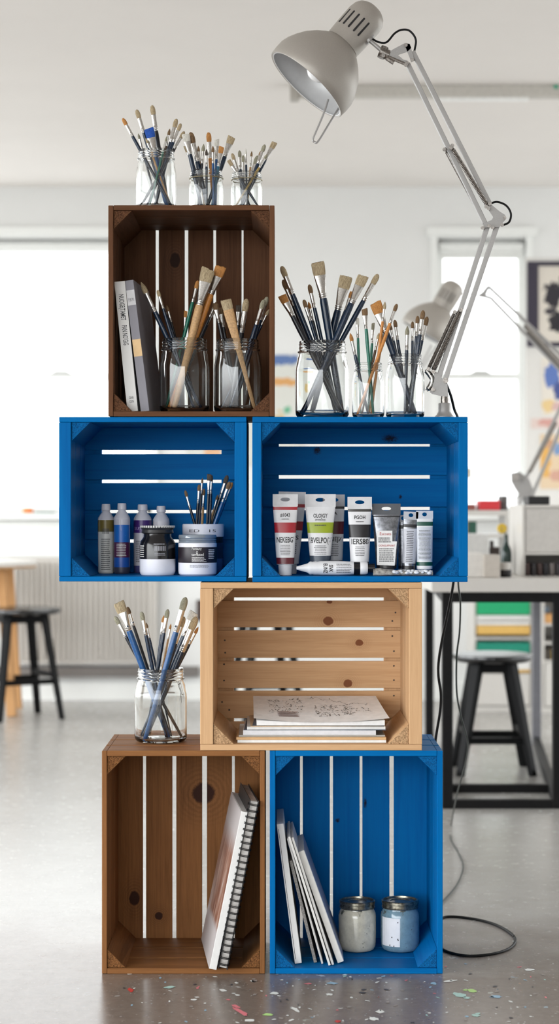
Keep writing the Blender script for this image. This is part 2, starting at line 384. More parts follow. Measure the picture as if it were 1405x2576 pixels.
# ------------------------------------------------------------------ crates
def crate(label, x0, x1, y0, y1, vert, pal, ts, tt, gaps, posts=.037, knots=(), nails=(), battens=False, stains=()):
    """front outline in pixels; gaps between the back slats in pixels at the back"""
    X0, X1, Zt, Zb = X(x0, YF), X(x1, YF), Z(y0, YF), Z(y1, YF)
    xc = (X0+X1)/2; hw = (X1-X0)/2; h = Zt-Zb
    t = thing('wooden_crate', label, 'crate', (xc, YF, Zb))
    c1, c2, paint, kc = pal
    kn = []
    for (kx, ky, krx, krz) in knots:
        kn.append((X(kx, YF+D)-xc, Z(ky, YF+D)-Zb, W(krx, YF+D), W(krz, YF+D)))
    mx = wood('crate_board_x', c1, c2, 0, (), .5 if paint else .6, paint)
    mz = wood('crate_board_z', c1, c2, 2, (), .5 if paint else .6, paint)
    my = wood('crate_post', c1, c2, 1, (), .5 if paint else .6, paint)
    mback = wood('crate_back', c1, c2, 2 if vert else 0, kn, .5 if paint else .6, paint, kc)
    me = endgrain('end_grain', c1, tuple(int(v*.72) for v in c2))
    g = .007; sl = (D-2*g)/3
    ys = [(k*(sl+g), k*(sl+g)+sl) for k in range(3)]
    if vert: sx, si, tb = (0, h), (-hw, -hw+ts), (-hw+ts, hw-ts)
    else: sx, si, tb = (tt, h-tt), (-hw, -hw+ts), (-hw, hw)
    e = .0004
    for sgn, nm in ((-1, 'side_panel'), (1, 'side_panel')):
        mb = MB()
        for a, b in ys: mb.box(*sorted((sgn*hw, sgn*(hw-ts))), a, b, sx[0]+e, sx[1]-e)
        obj(nm, mb, mz, t, smooth=0, bevel=.0012)
    for zz0, nm in ((0, 'bottom_panel'), (h-tt, 'top_panel')):
        mb = MB()
        for a, b in ys: mb.box(tb[0]+e, tb[1]-e, a, b, zz0, zz0+tt)
        obj(nm, mb, mx, t, smooth=0, bevel=.0012)
    for sxn in (-1, 1):
        for top in (0, 1):
            cx_ = sxn*(hw-ts-e); cz_ = (h-tt-e) if top else tt+e; dz = -posts if top else posts
            a = (cx_, cz_); b = (cx_-sxn*posts, cz_); c = (cx_, cz_+dz)
            vs = [(a[0], .004, a[1]), (b[0], .004, b[1]), (c[0], .004, c[1]), (a[0], D-e, a[1]), (b[0], D-e, b[1]), (c[0], D-e, c[1])]
            mb = MB(); mb.add(vs, [(0,1,2)], None, 1); mb.f += [[5,4,3],[0,1,4,3],[1,2,5,4],[2,0,3,5]]; mb.m += [0]*4
            obj('corner_post', mb, [my, me], t, smooth=0, bevel=.0008)
    mb = MB(); tk = .009; YBK = YF+D
    if vert:
        es = [-hw]+[X(v, YBK)-xc for gp in gaps for v in gp]+[hw]
        for k in range(0, len(es), 2): mb.box(es[k], es[k+1], D+e, D+tk, 0, h)
    else:
        es = [h]+[Z(v, YBK)-Zb for gp in gaps for v in gp]+[0]
        for k in range(0, len(es), 2): mb.box(-hw, hw, D+e, D+tk, es[k+1], es[k])
    obj('back_panel', mb, mback, t, smooth=0, bevel=.001)
    if battens:
        for sgn in (-1, 1):
            obj('batten', MB().box(*sorted((sgn*(hw-ts+.004), sgn*(hw-ts-.036))), D+tk+e, D+tk+.016, .01, h-.01), mz, t, smooth=0, bevel=.001)
    if nails:
        mb = MB()
        for nx, ny in nails:
            p = P(nx, ny, YBK); M = Matrix.Translation((p.x-xc, D+e, p.z-Zb)) @ Matrix.Rotation(PI/2, 4, 'X')
            mb.lathe([(.0001, .0012), (.0016, .001), (.002, 0)], 10, M)
        obj('nail', mb, plain('nail_iron', (45,34,30), .5), t)
    return t
BROWN = ((110,74,50), (74,48,31), False, (50,30,21))
OAK = ((142,96,56), (98,62,33), False, (52,28,18))
PINE = ((208,170,130), (182,142,102), False, (120,74,48))
BLUE = ((0,104,168), (0,86,150), True, (26,30,46))
crate('dark brown upright crate on top of the stack, holding books', 272, 690, 516, 1047.5, True, BROWN, .0105, .0105,
      [(391,399),(464,473),(536,543),(607,612)], .038, [(440,655,14,20)])
crate('blue crate with bottles and pots, left in the second row', 148, 620, 1049, 1463, False, BLUE, .025, .0105,
      [(1132,1142),(1207,1215),(1283,1291),(1357,1365)], .039, battens=True)
crate('wide blue crate of paint tubes beneath the desk lamp', 634, 1176, 1048.5, 1464, False, BLUE, .019, .0115,
      [(1117,1123),(1195,1204),(1275,1283),(1355,1362)], .039, [(980,1103,24,12),(797,1133,12,12),(1006,1250,6,6)], battens=True)
crate('unpainted pale pine crate holding a stack of papers', 503, 1061, 1465, 1888, False, PINE, .027, .0125,
      [(1503,1511),(1578,1586),(1655,1663),(1731,1738),(1807,1815)], .042,
      [(825,1562,14,12),(903,1617,11,9),(874,1719,12,11),(828,1514,8,5)],
      nails=[(994,1541),(986,1562),(565,1611),(566,1642),(986,1600),(990,1638),(563,1671),(563,1712),(990,1675),(990,1711),(558,1766),(576,1786),(990,1750)], battens=True)
crate('warm brown upright crate on the floor, holding a spiral sketchbook', 256, 666, 1888.5, 2450, True, OAK, .0105, .0115,
      [(359,367),(433,443),(508,520),(583,590)], .038, [(512,1996,31,29),(338,2260,14,20),(399,2304,11,11)])
crate('blue upright crate on the floor, holding two paint jars', 678, 1113, 1888.5, 2450, True, BLUE, .0115, .0115,
      [(754,761),(829,837),(904,911),(979,990)], .04, [(848,2064,7,7),(918,2020,5,16)])

# ------------------------------------------------------------------ glass jars and brushes
def jar_profile(R, Hh, neck, th=.0022):
    o = [(.80,0),(.92,.015),(.985,.045),(1,.085),(1,.60),(.985,.655),(.95,.71),((neck+1)/2-.0,.775),(neck+.01,.825),(neck+.0,.842),(neck+.055,.852),(neck+.06,.866),(neck+.005,.876),(neck,.90),(neck+.025,.912),(neck,.925),(neck,.945),(neck+.025,.955),(neck,.968),(neck,.992),(neck-.01,1.0)]
    out = [(r*R, z*Hh) for r, z in o]
    inn = [((neck-.035)*R, .998*Hh), ((neck-.045)*R, .985*Hh), ((neck-.045)*R, .845*Hh), ((neck-.02)*R, .81*Hh), (((neck+1)/2-.05)*R, .765*Hh), (.91*R, .70*Hh), (.945*R, .65*Hh), (.955*R, .60*Hh), (.955*R, .10*Hh), (.93*R, .065*Hh), (.84*R, .042*Hh), (.5*R, .034*Hh), (.0005, .034*Hh)]
    return out+inn+[(.0005, .012*Hh), (.5*R, .012*Hh), (.7*R, .003*Hh)]
def glass_jar(label, x0, x1, rimy, Yc, zb, neck=.85, ring=False):
    R = W(x1-x0, Yc)/2; xc = X((x0+x1)/2, Yc); Hh = Z(rimy, Yc)-zb
    t = thing('glass_jar', label, 'jar', (xc, Yc, zb+.0004), group='glass jars used as brush holders')
    prof = jar_profile(R, Hh, neck)
    obj('jar_body', MB().lathe(prof, 56, closed=True), jar_glass, t, smooth=60)
    if ring:
        mb = MB(); M = Matrix.Translation((0, 0, .80*Hh))
        mb.lathe([((neck+.075+.03*math.cos(a*PI/4))*R, .030*R*math.sin(a*PI/4)+.0*Hh) for a in range(8)], 48, M, closed=True)
        obj('wire_ring', mb, plain('ring_brass', (170,160,130), .35, .8), t)
    return dict(xc=xc, Y=Yc, zb=zb+.038*Hh, R=R, H=Hh, neck=(neck-.06)*R, rimy=rimy, rimz=zb+Hh)
def ordinal(i, n):
    if i == 0: return 'leftmost'
    if i == n-1: return 'rightmost'
    return ['', 'second', 'third', 'fourth', 'fifth', 'sixth', 'seventh', 'eighth', 'ninth', 'tenth', 'eleventh', 'twelfth', 'thirteenth'][i]+' from left'
def make_brush(tip, bot, kind, wpx, hc, bc, label, group, paddle=False):
    ax = tip-bot; L = ax.length
    zax = ax.normalized(); yax = Vector((0,1,0)); yax = (yax-zax*yax.dot(zax)).normalized(); xax = yax.cross(zax)
    Mr = Matrix((xax, yax, zax)).transposed().to_4x4()
    t = thing('paintbrush', label, 'paintbrush', bot, group=group)
    t.rotation_euler = Mr.to_euler()
    w = W(wpx)/2                                            # half width of the bristles
    if kind == 'f': bl = max(w*2.05, .014); fl = max(.028, w*3.6); hr = max(.0028, min(w*.58, .0085))
    elif kind == 'b': bl = max(w*3.8, .014); fl = max(.026, w*6.5); hr = max(.0028, w*.82)
    else: bl = max(w*4.2, .012); fl = max(.022, w*7); hr = max(.0022, w*.8)
    fl = min(fl, .062); bl = min(bl, .034)
    tk = {'f': .30, 'b': .6, 'r': .95}[kind]
    z1 = L-bl; z0 = z1-fl
    if paddle:
        z0 = z1; hr = w
        sec = [(0, .0035, .0025), (z1*.35, .0045, .0028), (z1*.55, .006, .003), (z1*.75, w*.75, .0032), (z1*.9, w*.95, .0035), (z1, w, .0038)]
        obj('handle', MB().loft(sec, 20, sq=.7), HM[hc], t)
    else:
        # handle: thin tail, long belly, narrower where it enters the ferrule
        sec = [(0, hr*.5, hr*.5), (.003, hr*.72, hr*.72), (z0*.3, hr*.88, hr*.88), (z0*.62, hr*.98, hr*.98), (z0*.86, hr*1.08, hr*1.08), (z0*.96, hr*1.05, hr*1.05), (z0+.001, hr*.93, hr*.93)]
        obj('handle', MB().loft(sec, 16), HM[hc], t)
        fw = w*.93 if kind == 'f' else w*.88
        ft = max(w*tk*.8, .0012)
        sec = [(z0-.001, hr*.96, hr*.96)]
        for q in (.04, .13):
            sec += [(z0+fl*q, hr, hr), (z0+fl*(q+.02), hr*1.1, hr*1.1), (z0+fl*(q+.05), hr*1.1, hr*1.1), (z0+fl*(q+.07), hr*.99, hr*.99)]
        for q in (.35, .55, .75, .9, 1.0):
            k = ((q-.2)/.8)**.9
            sec.append((z0+fl*q, hr*(1-k)+fw*k, hr*(1-k)+ft*k))
        obj('ferrule', MB().loft(sec, 20), ferrule_m, t)
    # bristles: rings with a slightly ragged end
    if kind == 'f': pr = [(0,.92,1),(.25,1.0,1.15),(.6,1.04,1.0),(.88,1.05,.72),(1.0,.98,.5)]
    elif kind == 'b': pr = [(0,.9,1),(.25,1.02,1.2),(.55,1.03,1.1),(.8,.85,.8),(.94,.55,.5),(1.0,.25,.25)]
    else: pr = [(0,.88,.9),(.2,1.0,1.0),(.45,.95,.95),(.7,.66,.66),(.9,.3,.3),(1.0,.08,.08)]
    n = 22; mb = MB(); rnd = random.Random(int(tip.x*1e5)); bw = w; bt = max(w*tk, .0014)
    mb.loft([(z1-.0008+bl*q, bw*a, bt*b) for q, a, b in pr], n)
    for k in range(n):
        dz = rnd.uniform(-.06, .03)*bl
        mb.v[(len(pr)-1)*n+k].z += dz
        if kind == 'f': mb.v[(len(pr)-2)*n+k].z += dz*.5
    if kind == 'f':
        sl = rnd.uniform(-.1, .1)*bl
        for k in range(2*n):
            v = mb.v[(len(pr)-2)*n+k]; v.z += sl*v.x/bw
    obj('bristles', mb, BM[bc], t)
    return t
def brushes(jar, spec, where, group, ry=None):
    rows = [r.split() for r in spec.strip().split('\n')]
    n = len(rows)
    order = sorted(range(n), key=lambda i: float(rows[i][0])+.001*i); rank = {i: k for k, i in enumerate(order)}
    rn = jar['neck']; used = []
    for i, r in enumerate(rows):
        tx, ty, rx = map(float, r[:3]); kind, wp, hc, bc = r[3], float(r[4]), r[5], r[6]
        if len(r) > 7 and r[7][0] in '+-': yo = float(r[7])*rn
        else: yo = rn*(-.8+1.6*((i*5) % n+.5)/n) if n % 5 else rn*(-.8+1.6*((i*3) % n+.5)/n)
        lim = .80*rn
        Yb = jar['Y']+yo
        rimx = X(rx, Yb)-jar['xc']
        if abs(rimx) > rn*.9: rimx = math.copysign(rn*.9, rimx)
        m = math.sqrt(max(rn*rn*.88-rimx*rimx, 0)); yo = max(-m, min(m, yo)); Yb = jar['Y']+yo
        tip = P(tx, ty, Yb)
        rp = Vector((jar['xc']+rimx, Yb, jar['rimz']))
        k = (jar['zb']+.001-tip.z)/(rp.z-tip.z); bot = tip+(rp-tip)*k
        Rb = jar.get('Rb', jar['R']*.86)
        mm = math.sqrt(max(Rb*Rb-yo*yo, 1e-6)); bx = (bot.x-jar['xc'])*1.3; bot.x = jar['xc']+bx
        if abs(bx) > mm: bot.x = jar['xc']+math.copysign(mm*.96, bx)
        big = 'wide' if wp >= 18 else ('slim' if wp < 9 else 'medium')
        kn = {'f': 'flat', 'b': 'filbert', 'r': 'round'}[kind]
        make_brush(tip, bot, kind, wp, hc, bc, '%s %s paintbrush, %s bristles, %s handle, %s in %s' % (big, kn, BN[bc], HN[hc], ordinal(rank[i], n), where), group, 'paddle' in r)
ztop = Z(516, YF); zmid = Z(1048.5, YF)
jA = glass_jar('tallest glass jar of brushes on the topmost crate, farthest left', 342, 443, 380, 3.975, ztop, .88)
brushes(jA, '''308 297 354 b 10 n o
343 275 373 b 12 n t
382 264 398 b 13 k t
374 322 385 f 24 b b
347 335 360 r 7 k g
366 346 376 r 6 w t
427 323 416 r 8 u d
420 341 412 r 6 g g
444 298 424 b 12 n t
455 310 431 b 10 n t
464 330 436 b 10 k t''', 'tallest jar atop stack', 'brushes in the tallest jar atop the stack')
jB = glass_jar('squat brush jar with a ring, middle of three on topmost crate', 475, 562, 431, 3.968, ztop, .90, True)
brushes(jB, '''466 336 487 f 19 n w
479 332 501 b 15 n d
467 366 492 f 13 k t
512 361 508 r 9 k g
524 332 529 b 13 o o
519 374 519 r 8 n x
545 350 541 f 12 b w
557 368 546 f 13 t o
583 343 552 f 19 n t
535 366 534 r 8 b d
498 366 505 r 7 w d''', 'middle jar atop stack', 'brushes in the middle jar atop the stack')
jC = glass_jar('smallest ringed brush jar on topmost crate, farthest right', 580, 660, 436, 3.965, ztop, .90, True)
brushes(jC, '''574 402 592 f 10 n t
583 385 599 b 9 n t
602 378 606 b 9 n g
618 373 619 r 5 n w
633 379 628 r 6 w d
611 390 612 b 8 n g
648 391 635 b 12 n g
666 363 642 b 10 n g
691 357 651 f 14 n t
673 386 645 r 7 y g
657 377 639 r 7 n d''', 'rightmost jar atop stack', 'brushes in the rightmost jar atop the stack')
zin = Z(1047.5, YF)+.0105
jD = glass_jar('clear jar of big wooden brushes next to the leaning books', 401, 527, 854, 3.985, zin, .87)
brushes(jD, '''354 709 414 r 15 n t -.2
396 729 431 b 9 n t
401 746 437 b 9 n d +.6
419 767 441 r 8 k d +.8
467 781 463 f 9 n o +.75
498 705 462 b 11 g o +.35
524 675 484 f 34 w t -.45
556 669 494 f 27 o o -.1
546 756 504 r 8 k d +.55
541 771 500 f 12 k t +.7''', 'jar beside leaning books', 'brushes in the jar beside the books')
jE = glass_jar('clear jar with a wooden paddle brush, inside topmost crate at right', 537, 658, 856, 3.985, zin, .87)
brushes(jE, '''567 753 594 f 27 w t -.55 paddle
540 762 560 f 15 k d +.2
552 773 568 f 13 k d +.6
600 767 598 f 14 k x +.4
620 751 606 b 17 k t +.0
664 753 634 b 13 n g -.2
672 746 640 b 12 n g +.25
677 777 644 r 8 n t +.5
560 792 570 r 6 o d +.8''', 'right jar inside top crate', 'brushes in the right jar inside the top crate')
jF = glass_jar('largest brush jar on blue crate, left of three', 742, 878, 860, 3.975, zmid, .86)
brushes(jF, '''707 669 778 b 15 n t +.1
711 703 772 b 14 k d +.5
708 742 763 f 21 k o -.3
763 753 793 b 11 n d +.3
777 715 811 b 12 n d +.7
775 758 798 r 9 k o +.85
798 659 824 f 33 n t -.1
871 694 832 f 32 n t +.35
914 693 842 f 27 n t -.5
951 689 855 b 15 n t -.25
887 734 838 f 14 n o +.6''', 'largest jar atop blue crate', 'brushes in the largest jar on the blue crate')
jG = glass_jar('narrow brush jar on blue crate, between two bigger ones', 885, 966, 914, 3.955, zmid, .84)
brushes(jG, '''916 776 926 f 15 g d -.2
898 799 904 f 9 g w +.4
880 837 893 r 10 n o +.1
938 812 932 f 8 g g +.6
953 836 938 r 8 u t +.0
998 764 947 b 10 o d -.6
968 758 948 r 9 o t -.1
970 805 950 r 8 w w +.3''', 'narrow jar atop blue crate', 'brushes in the narrow jar on the blue crate')
jH = glass_jar('brush jar on blue crate right beside the lamp base', 969, 1067, 893, 3.97, zmid, .84)
brushes(jH, '''943 760 987 f 29 n o -.4
992 804 1004 b 10 n d
1024 819 1022 r 11 n g
1037 808 1035 b 8 n d
1050 794 1042 b 10 n d
1064 780 1048 b 12 n d
1074 796 1052 b 12 n d
980 813 996 r 8 n d''', 'jar beside lamp base', 'brushes in the jar beside the lamp base')
zlow = Z(1888.5, YF)
jL = glass_jar('lone brush jar on the warm brown crate beside the pale crate', 338, 470, 1681, 4.055, zlow, .86)
brushes(jL, '''298 1514 357 f 28 b t +.0
288 1550 349 b 12 k g +.3
320 1526 368 b 10 k d +.6
355 1538 382 b 12 n g -.2
367 1565 390 r 7 n d +.5
422 1532 401 b 12 n g +.2
412 1547 398 r 9 n o +.7
430 1568 412 r 6 w o +.8
467 1502 414 b 18 b g -.8
463 1551 424 b 14 n t -.5
488 1539 434 f 24 n w +.45
494 1551 443 b 19 n t -.15
499 1576 450 r 9 k o +.15''', 'jar beside pale crate', 'brushes in the lone jar beside the pale crate')

# ------------------------------------------------------------------ desk lamps
def lamp_head(parent, c, adir, s, vents=True):
    """c: rim centre, adir: unit vector rim -> cap, s: metres per drawing pixel"""
    a = Vector(adir).normalized(); x = Vector((0,-1,0)); x = (x-a*x.dot(a)).normalized(); y = a.cross(x)
    M = Matrix.Translation(c) @ Matrix((x, y, a)).transposed().to_4x4() @ Matrix.Scale(s, 4)
    out = [(113,0),(117,-1),(118.5,1),(120,18),(119.5,38),(115,55),(106,74),(93,96),(75,116),(58,131),(46,140)]
    inn = [(r-2.5, z-1 if i > 2 else z+1) for i, (r, z) in enumerate(out)][::-1]
    obj('lamp_shade', MB().lathe(out+[(44,141)]+inn, 72, M, closed=True, mats=[0]*(len(out)+1)+[1]*len(inn)), [lamp_grey, lamp_in], parent, smooth=50)
    cap = [(45,138),(48,140),(49,165),(50,200),(50,226),(47,243),(39,256),(27,264),(13,268),(.05,269)]
    ho = obj('lamp_housing', MB().lathe(cap, 56, M), lamp_grey, parent, smooth=50)
    mb = MB()
    for r in (41, 28, 12, -5, -21):
        an = math.asin(r/50)
        # image plane offset r lies along -y of this frame
        ca, sa = math.cos(an), math.sin(an)
        tang = Vector((sa, ca, 0)); nor = Vector((ca, -sa, 0))
        pts = []
        for k in range(16):
            t = 2*PI*k/16; pts.append((2.6*math.cos(t), math.sin(t)*2.6+(20 if math.sin(t) > 0 else -20)))
        vs = [nor*(50.35)+tang*u+Vector((0,0,193+v)) for u, v in pts]+[nor*(48)+tang*u+Vector((0,0,193+v)) for u, v in pts]
        mb.add(vs, [list(range(16)), list(range(31, 15, -1))]+[[i, i+16, (i+1) % 16+16, (i+1) % 16] for i in range(16)], M)
    obj('vent_slot', mb, black, ho, smooth=0)
    obj('socket', MB().lathe([(.1,128),(22,128),(22,100),(17,96),(.1,96)], 32, M), plain('socket_white', (215,215,212), .5), parent)
    obj('bulb', MB().lathe([(.1,20),(14,22),(25,30),(31,44),(30,60),(22,78),(16,92),(15,97)], 40, M), plain('frosted_bulb', (246,246,246), .25, var=.01), parent)
    return M
YL = 3.985
def L(px, py, dy=0): return P(px, py, YL+dy)
bz = Z(1048.5, YF)+.0003
lamp = thing('desk_lamp', 'silver architect lamp with spring arms standing on the wide blue crate', 'lamp')
ca = math.cos(math.radians(4.5)); sa = math.sin(math.radians(4.5))
Mh = lamp_head(lamp, L(770, 213), Vector((.658*ca, sa, .754*ca)), YL/F*.985)
hd = MB().tube(spline([L(825,250,-.024), L(812,290,-.03), L(788,347,-.034), L(791,357,-.034), L(800,355,-.034), L(828,310,-.02), L(857,262,.0)], 8), .0022, 8)
obj('guard_wire', hd, alu, lamp)
b = MB()
b.tube([L(912,88), L(930,104)], .009, 14); b.tube([L(925,98), L(962,130)], .0045, 12)
b.tube([L(916,108), L(936,86)], .006, 10)
obj('head_stem', b, alu, lamp)
b = MB(); b.tube([L(968,118), L(957,146)], .008, 12); b.tube([L(955,128), L(978,140)], .011, 12); b.tube([L(972,146,-.012), L(990,158,-.012)], .005, 8)
for q in ((985,156),(1020,163),(963,140)): b.tube([L(q[0],q[1],-.014), L(q[0],q[1],.012)], .0042, 12)
b.tube([L(973,142,-.012), L(1016,160,-.012)], .0035, 8)
obj('head_knuckle', b, dark_chrome, lamp)
b = MB()
for dy in (-.009, .006):
    y = YL+dy
    b.poly([P(976,132,y), P(988,124,y), P(1018,108,y), P(1029,110,y), P(1034,120,y), P(1024,130,y), P(1000,138,y), P(1014,150,y), P(1024,152,y), P(1026,164,y), P(1012,162,y), P(986,150,y), P(976,144,y)], .0022)
    b.poly([P(1020,110,y), P(1030,110,y), P(1042,152,y), P(1034,156,y), P(1020,120,y)], .0022)
obj('head_bracket', b, alu, lamp, smooth=20)
b = MB(); b.bar(L(1037,130), L(1231,514), .0100, .0095); obj('upper_arm', b, alu, lamp, smooth=0, bevel=.001)
b = MB(); b.bar(L(1024,160), L(1219,562), .0100, .0095); obj('upper_arm', b, alu, lamp, smooth=0, bevel=.001)
def spring(p, q, r):
    p = Vector(p); q = Vector(q); d = (q-p); L_ = d.length; n = 90
    b = MB(); pts = [p+d*(k/n) for k in range(n+1)]
    rr = [r*(.62 if k < 3 or k > n-3 else (1 if k % 2 else .86)) for k in range(n+1)]
    return b.tube(pts, rr, 10)
obj('spring', spring(L(1136,372,-.012), L(1226,518,-.012), .0050), dark_chrome, lamp)
obj('spring', spring(L(1120,378,.012), L(1218,560,.012), .0042), dark_chrome, lamp)
for q in ((1133,371),(1117,376),(1137,366),(1222,520),(1231,512),(1213,573),(1229,568),(1238,572),(1262,566),(1268,548),(1020,113),(1036,150),(1023,158),(1228,524)):
    obj('pivot_bolt', MB().tube([L(q[0],q[1],-.016), L(q[0],q[1],.014)], .0040, 12), dark_chrome, lamp)
b = MB()
for dy in (-.009, .006):
    y = YL+dy
    b.poly([P(1222,520,y), P(1232,512,y), P(1256,532,y), P(1270,541,y), P(1271,552,y), P(1262,562,y), P(1255,572,y), P(1232,572,y), P(1214,574,y), P(1216,562,y), P(1236,553,y), P(1240,546,y)], .0022)
obj('elbow_bracket', b, alu, lamp, smooth=20)
b = MB(); b.bar(L(1226,566), L(1100,958), .0105, .0095); obj('lower_arm', b, alu, lamp, smooth=0, bevel=.001)
b = MB(); b.bar(L(1250,566), L(1118,958), .0105, .0095); obj('lower_arm', b, alu, lamp, smooth=0, bevel=.001)
obj('spring', spring(L(1156,781,-.012), L(1088,934,-.012), .0058), dark_chrome, lamp)
obj('spring', spring(L(1144,786,.010), L(1077,928,.010), .0050), dark_chrome, lamp)
for q in ((1159,779),(1143,785),(1120,957),(1077,928),(1089,935),(1088,980)):
    obj('pivot_bolt', MB().tube([L(q[0],q[1],-.016), L(q[0],q[1],.014)], .0042 if q[0] != 1120 else .006, 12), dark_chrome, lamp)
b = MB()
for dy in (-.009, .006):
    y = YL+dy
    b.poly([P(1090,932,y), P(1100,938,y), P(1112,952,y), P(1124,952,y), P(1125,972,y), P(1127,998,y), P(1112,997,y), P(1086,991,y), P(1080,986,y), P(1090,968,y), P(1092,950,y)], .0022)
obj('base_bracket', b, alu, lamp, smooth=20)
b = MB().tube(spline([L(1070,930), L(1080,942), L(1086,955), L(1082,970), L(1072,983)], 6), [.0035]+[.006]*22+[.0035]*2, 12)
obj('tension_lever', b, chrome, lamp)
bx = X(1117, YL)
M = Matrix.Translation((bx, YL, bz))
obj('swivel_pin', MB().lathe([(.0001,.0),(.009,.0),(.009,.042),(.0085,.045),(.0085,.052),(.0001,.052)], 24, M), dark_chrome, lamp)
obj('base', MB().lathe([(.0001,.033),(.0120,.033),(.0133,.031),(.0138,.015),(.0165,.008),(.020,.005),(.0205,.0025)], 40, M), alu, lamp)
obj('foot_pad', MB().lathe([(.0001,.0032),(.0205,.0032),(.0225,.001),(.0225,.0002),(.0001,.0002)], 40, M), rubber, lamp)
c1 = MB().tube(spline([L(936,98,.008), L(952,106,.008), L(972,106,.006), L(992,84,.004), L(1010,75,.002), L(1030,78,.0), L(1045,100,.0), L(1041,132,.004)], 8), .0022, 8)
obj('head_wire', c1, rubber, lamp)
c1 = MB().tube(spline([L(1232,512,.0), L(1250,508,.0), L(1272,517,.0), L(1284,537,.0), L(1280,558,.0), L(1264,567,.0)], 8), .0022, 8)
obj('elbow_wire', c1, rubber, lamp)
# the lamp's cord: down behind the crates, out over the floor and back
yb = 4.225
cable = [P(1120,962,YL+.006), P(1133,995,4.03), P(1142,1030,4.06), P(1150,1049,4.12), P(1153,1075,yb), P(1152,1250,yb), P(1146,1400,yb), P(1139,1470,yb), P(1128,1530,yb), P(1113,1600,yb), P(1103,1660,yb), P(1102,1700,yb), P(1108,1745,yb), P(1106,1790,yb), P(1095,1860,yb), P(1085,1960,yb), P(1082,2200,yb)]
def FL(px, py, r=.003):
    Y = (H-r)*F/(py-CY); return P(px, py, Y)
cable += [FL(1090,2330), FL(1118,2307), FL(1180,2310), FL(1240,2324), FL(1284,2348), FL(1295,2368), FL(1276,2388), FL(1230,2401), FL(1170,2404), FL(1118,2391), FL(1090,2366), FL(1060,2330)]
cord = tag(obj('lamp_cord', MB().tube(spline(cable, 10), .0030, 10), rubber), 'black lamp cord hanging behind the crates and looping on the floor at right', 'cord')
c2 = [P(1152,1470,4.34), P(1157,1515,4.34), P(1155,1590,4.36), P(1148,1650,4.4), P(1148,1740,4.45), P(1158,1800,4.5), P(1172,1850,4.55), P(1176,1880,4.6), P(1170,1920,4.7), P(1156,1970,4.85), P(1146,2010,5.05), FL(1134,2075), FL(1133,2110), FL(1152,2145), FL(1164,2180), FL(1150,2222), FL(1118,2262), FL(1085,2285)]
c2 = [P(1150,1400,4.34)]+c2
tag(obj('power_cable', MB().tube(spline(c2, 10), .0021, 8), plain('dark_green_cable', (20,34,30), .45)), 'thinner dark cable hanging loose to the floor in front of the desk leg', 'cable')

# ------------------------------------------------------------------ books in the topmost crate
def slab(name, mats, parent, w, dth, h, M, cover=None):
    pass
def leaning(label, name, bl, br, tl, Y0, depth, zfloor, mats, cat='book', tw=None, yaw=0, group=None, spine=True, cover_t=.0022):
    """a book leaning sideways: bl, br = bottom corners of the near edge in px, tl = top near corner (px, py). Local x = thickness, y = depth, z = length"""
    p0 = P(bl, 0, Y0); x0 = X(bl, Y0); x1 = X(br, Y0)
    tp = P(tl[0], tl[1], Y0); ang = math.atan2(tp.x-x0, tp.z-zfloor)
    L_ = math.hypot(tp.x-x0, tp.z-zfloor); th = (x1-x0)*math.cos(ang)
    # origin at the corner touching the floor: leaning left -> left bottom corner is lifted
    t = thing(name, label, cat, (x0, Y0, zfloor + (.0004 if ang >= 0 else 0)), group=group)
    t.rotation_euler = (0, ang, yaw)
    if ang > 0:      # top tilts to the right: right corner would sink, lift
        t.location.z += th*math.sin(ang)+.0004
    return t, th, L_, ang
zf = zin+.0004
t, th, L_, a = leaning('white hardback with black spine lettering, leftmost in the topmost crate', 'book', 320, 347, (287,709), 3.93, .2, zf, None)
obj('cover', MB().box(0, th, 0, .0022, 0, L_).box(0, .002, .0022, .215, 0, L_).box(th-.002, th, .0022, .215, 0, L_), plain('book_white', (222,221,219), .5, var=.01), t, smooth=0, bevel=.0006)
obj('pages', MB().box(.0025, th-.0025, .0025, .21, .003, L_-.003), paperw, t, smooth=0)
text('spine_title', "NUOGE(TAMET", .0150, black, t, lambda x, y: Vector((th/2+y, -.0004, L_*.80-x)), .054, .01)
text('spine_title', "PAN NO'GIG", .0150, black, t, lambda x, y: Vector((th/2+y, -.0004, L_*.585-x)), .041, .01)
text('publisher_mark', "GNR\nOSN", .008, dkgrey, t, lambda x, y: Vector((th/2+x, -.0004, L_*.09+y)), .010)
t, th, L_, a = leaning('grey hardback with a cream spine label, right of the white book', 'book', 354, 376, (313,706), 3.93, .2, zf, None)
t.rotation_euler = (0, a, -.085)
obj('cover', MB().box(0, th, 0, .0022, 0, L_).box(0, .002, .0022, .215, 0, L_).box(th-.002, th, .0022, .215, 0, L_), plain('book_grey', (134,132,140), .55, var=.02), t, smooth=0, bevel=.0006)
obj('pages', MB().box(.0025, th-.0025, .0025, .21, .003, L_-.003), paperw, t, smooth=0)
obj('spine_label', MB().box(.0005, th-.0005, -.0004, 0, L_*.81, L_*.925), plain('label_silver', (205,204,206), .4), t, smooth=0)
obj('spine_label', MB().box(.0002, th-.0002, -.0004, 0, L_*.42, L_*.55), plain('label_cream', (226,190,138), .5), t, smooth=0)['label'] = 'cream cloth label'
text('label_lettering', "1971", .010, dkgrey, t, lambda x, y: Vector((th/2+x, -.0007, L_*.85+y)), .011)

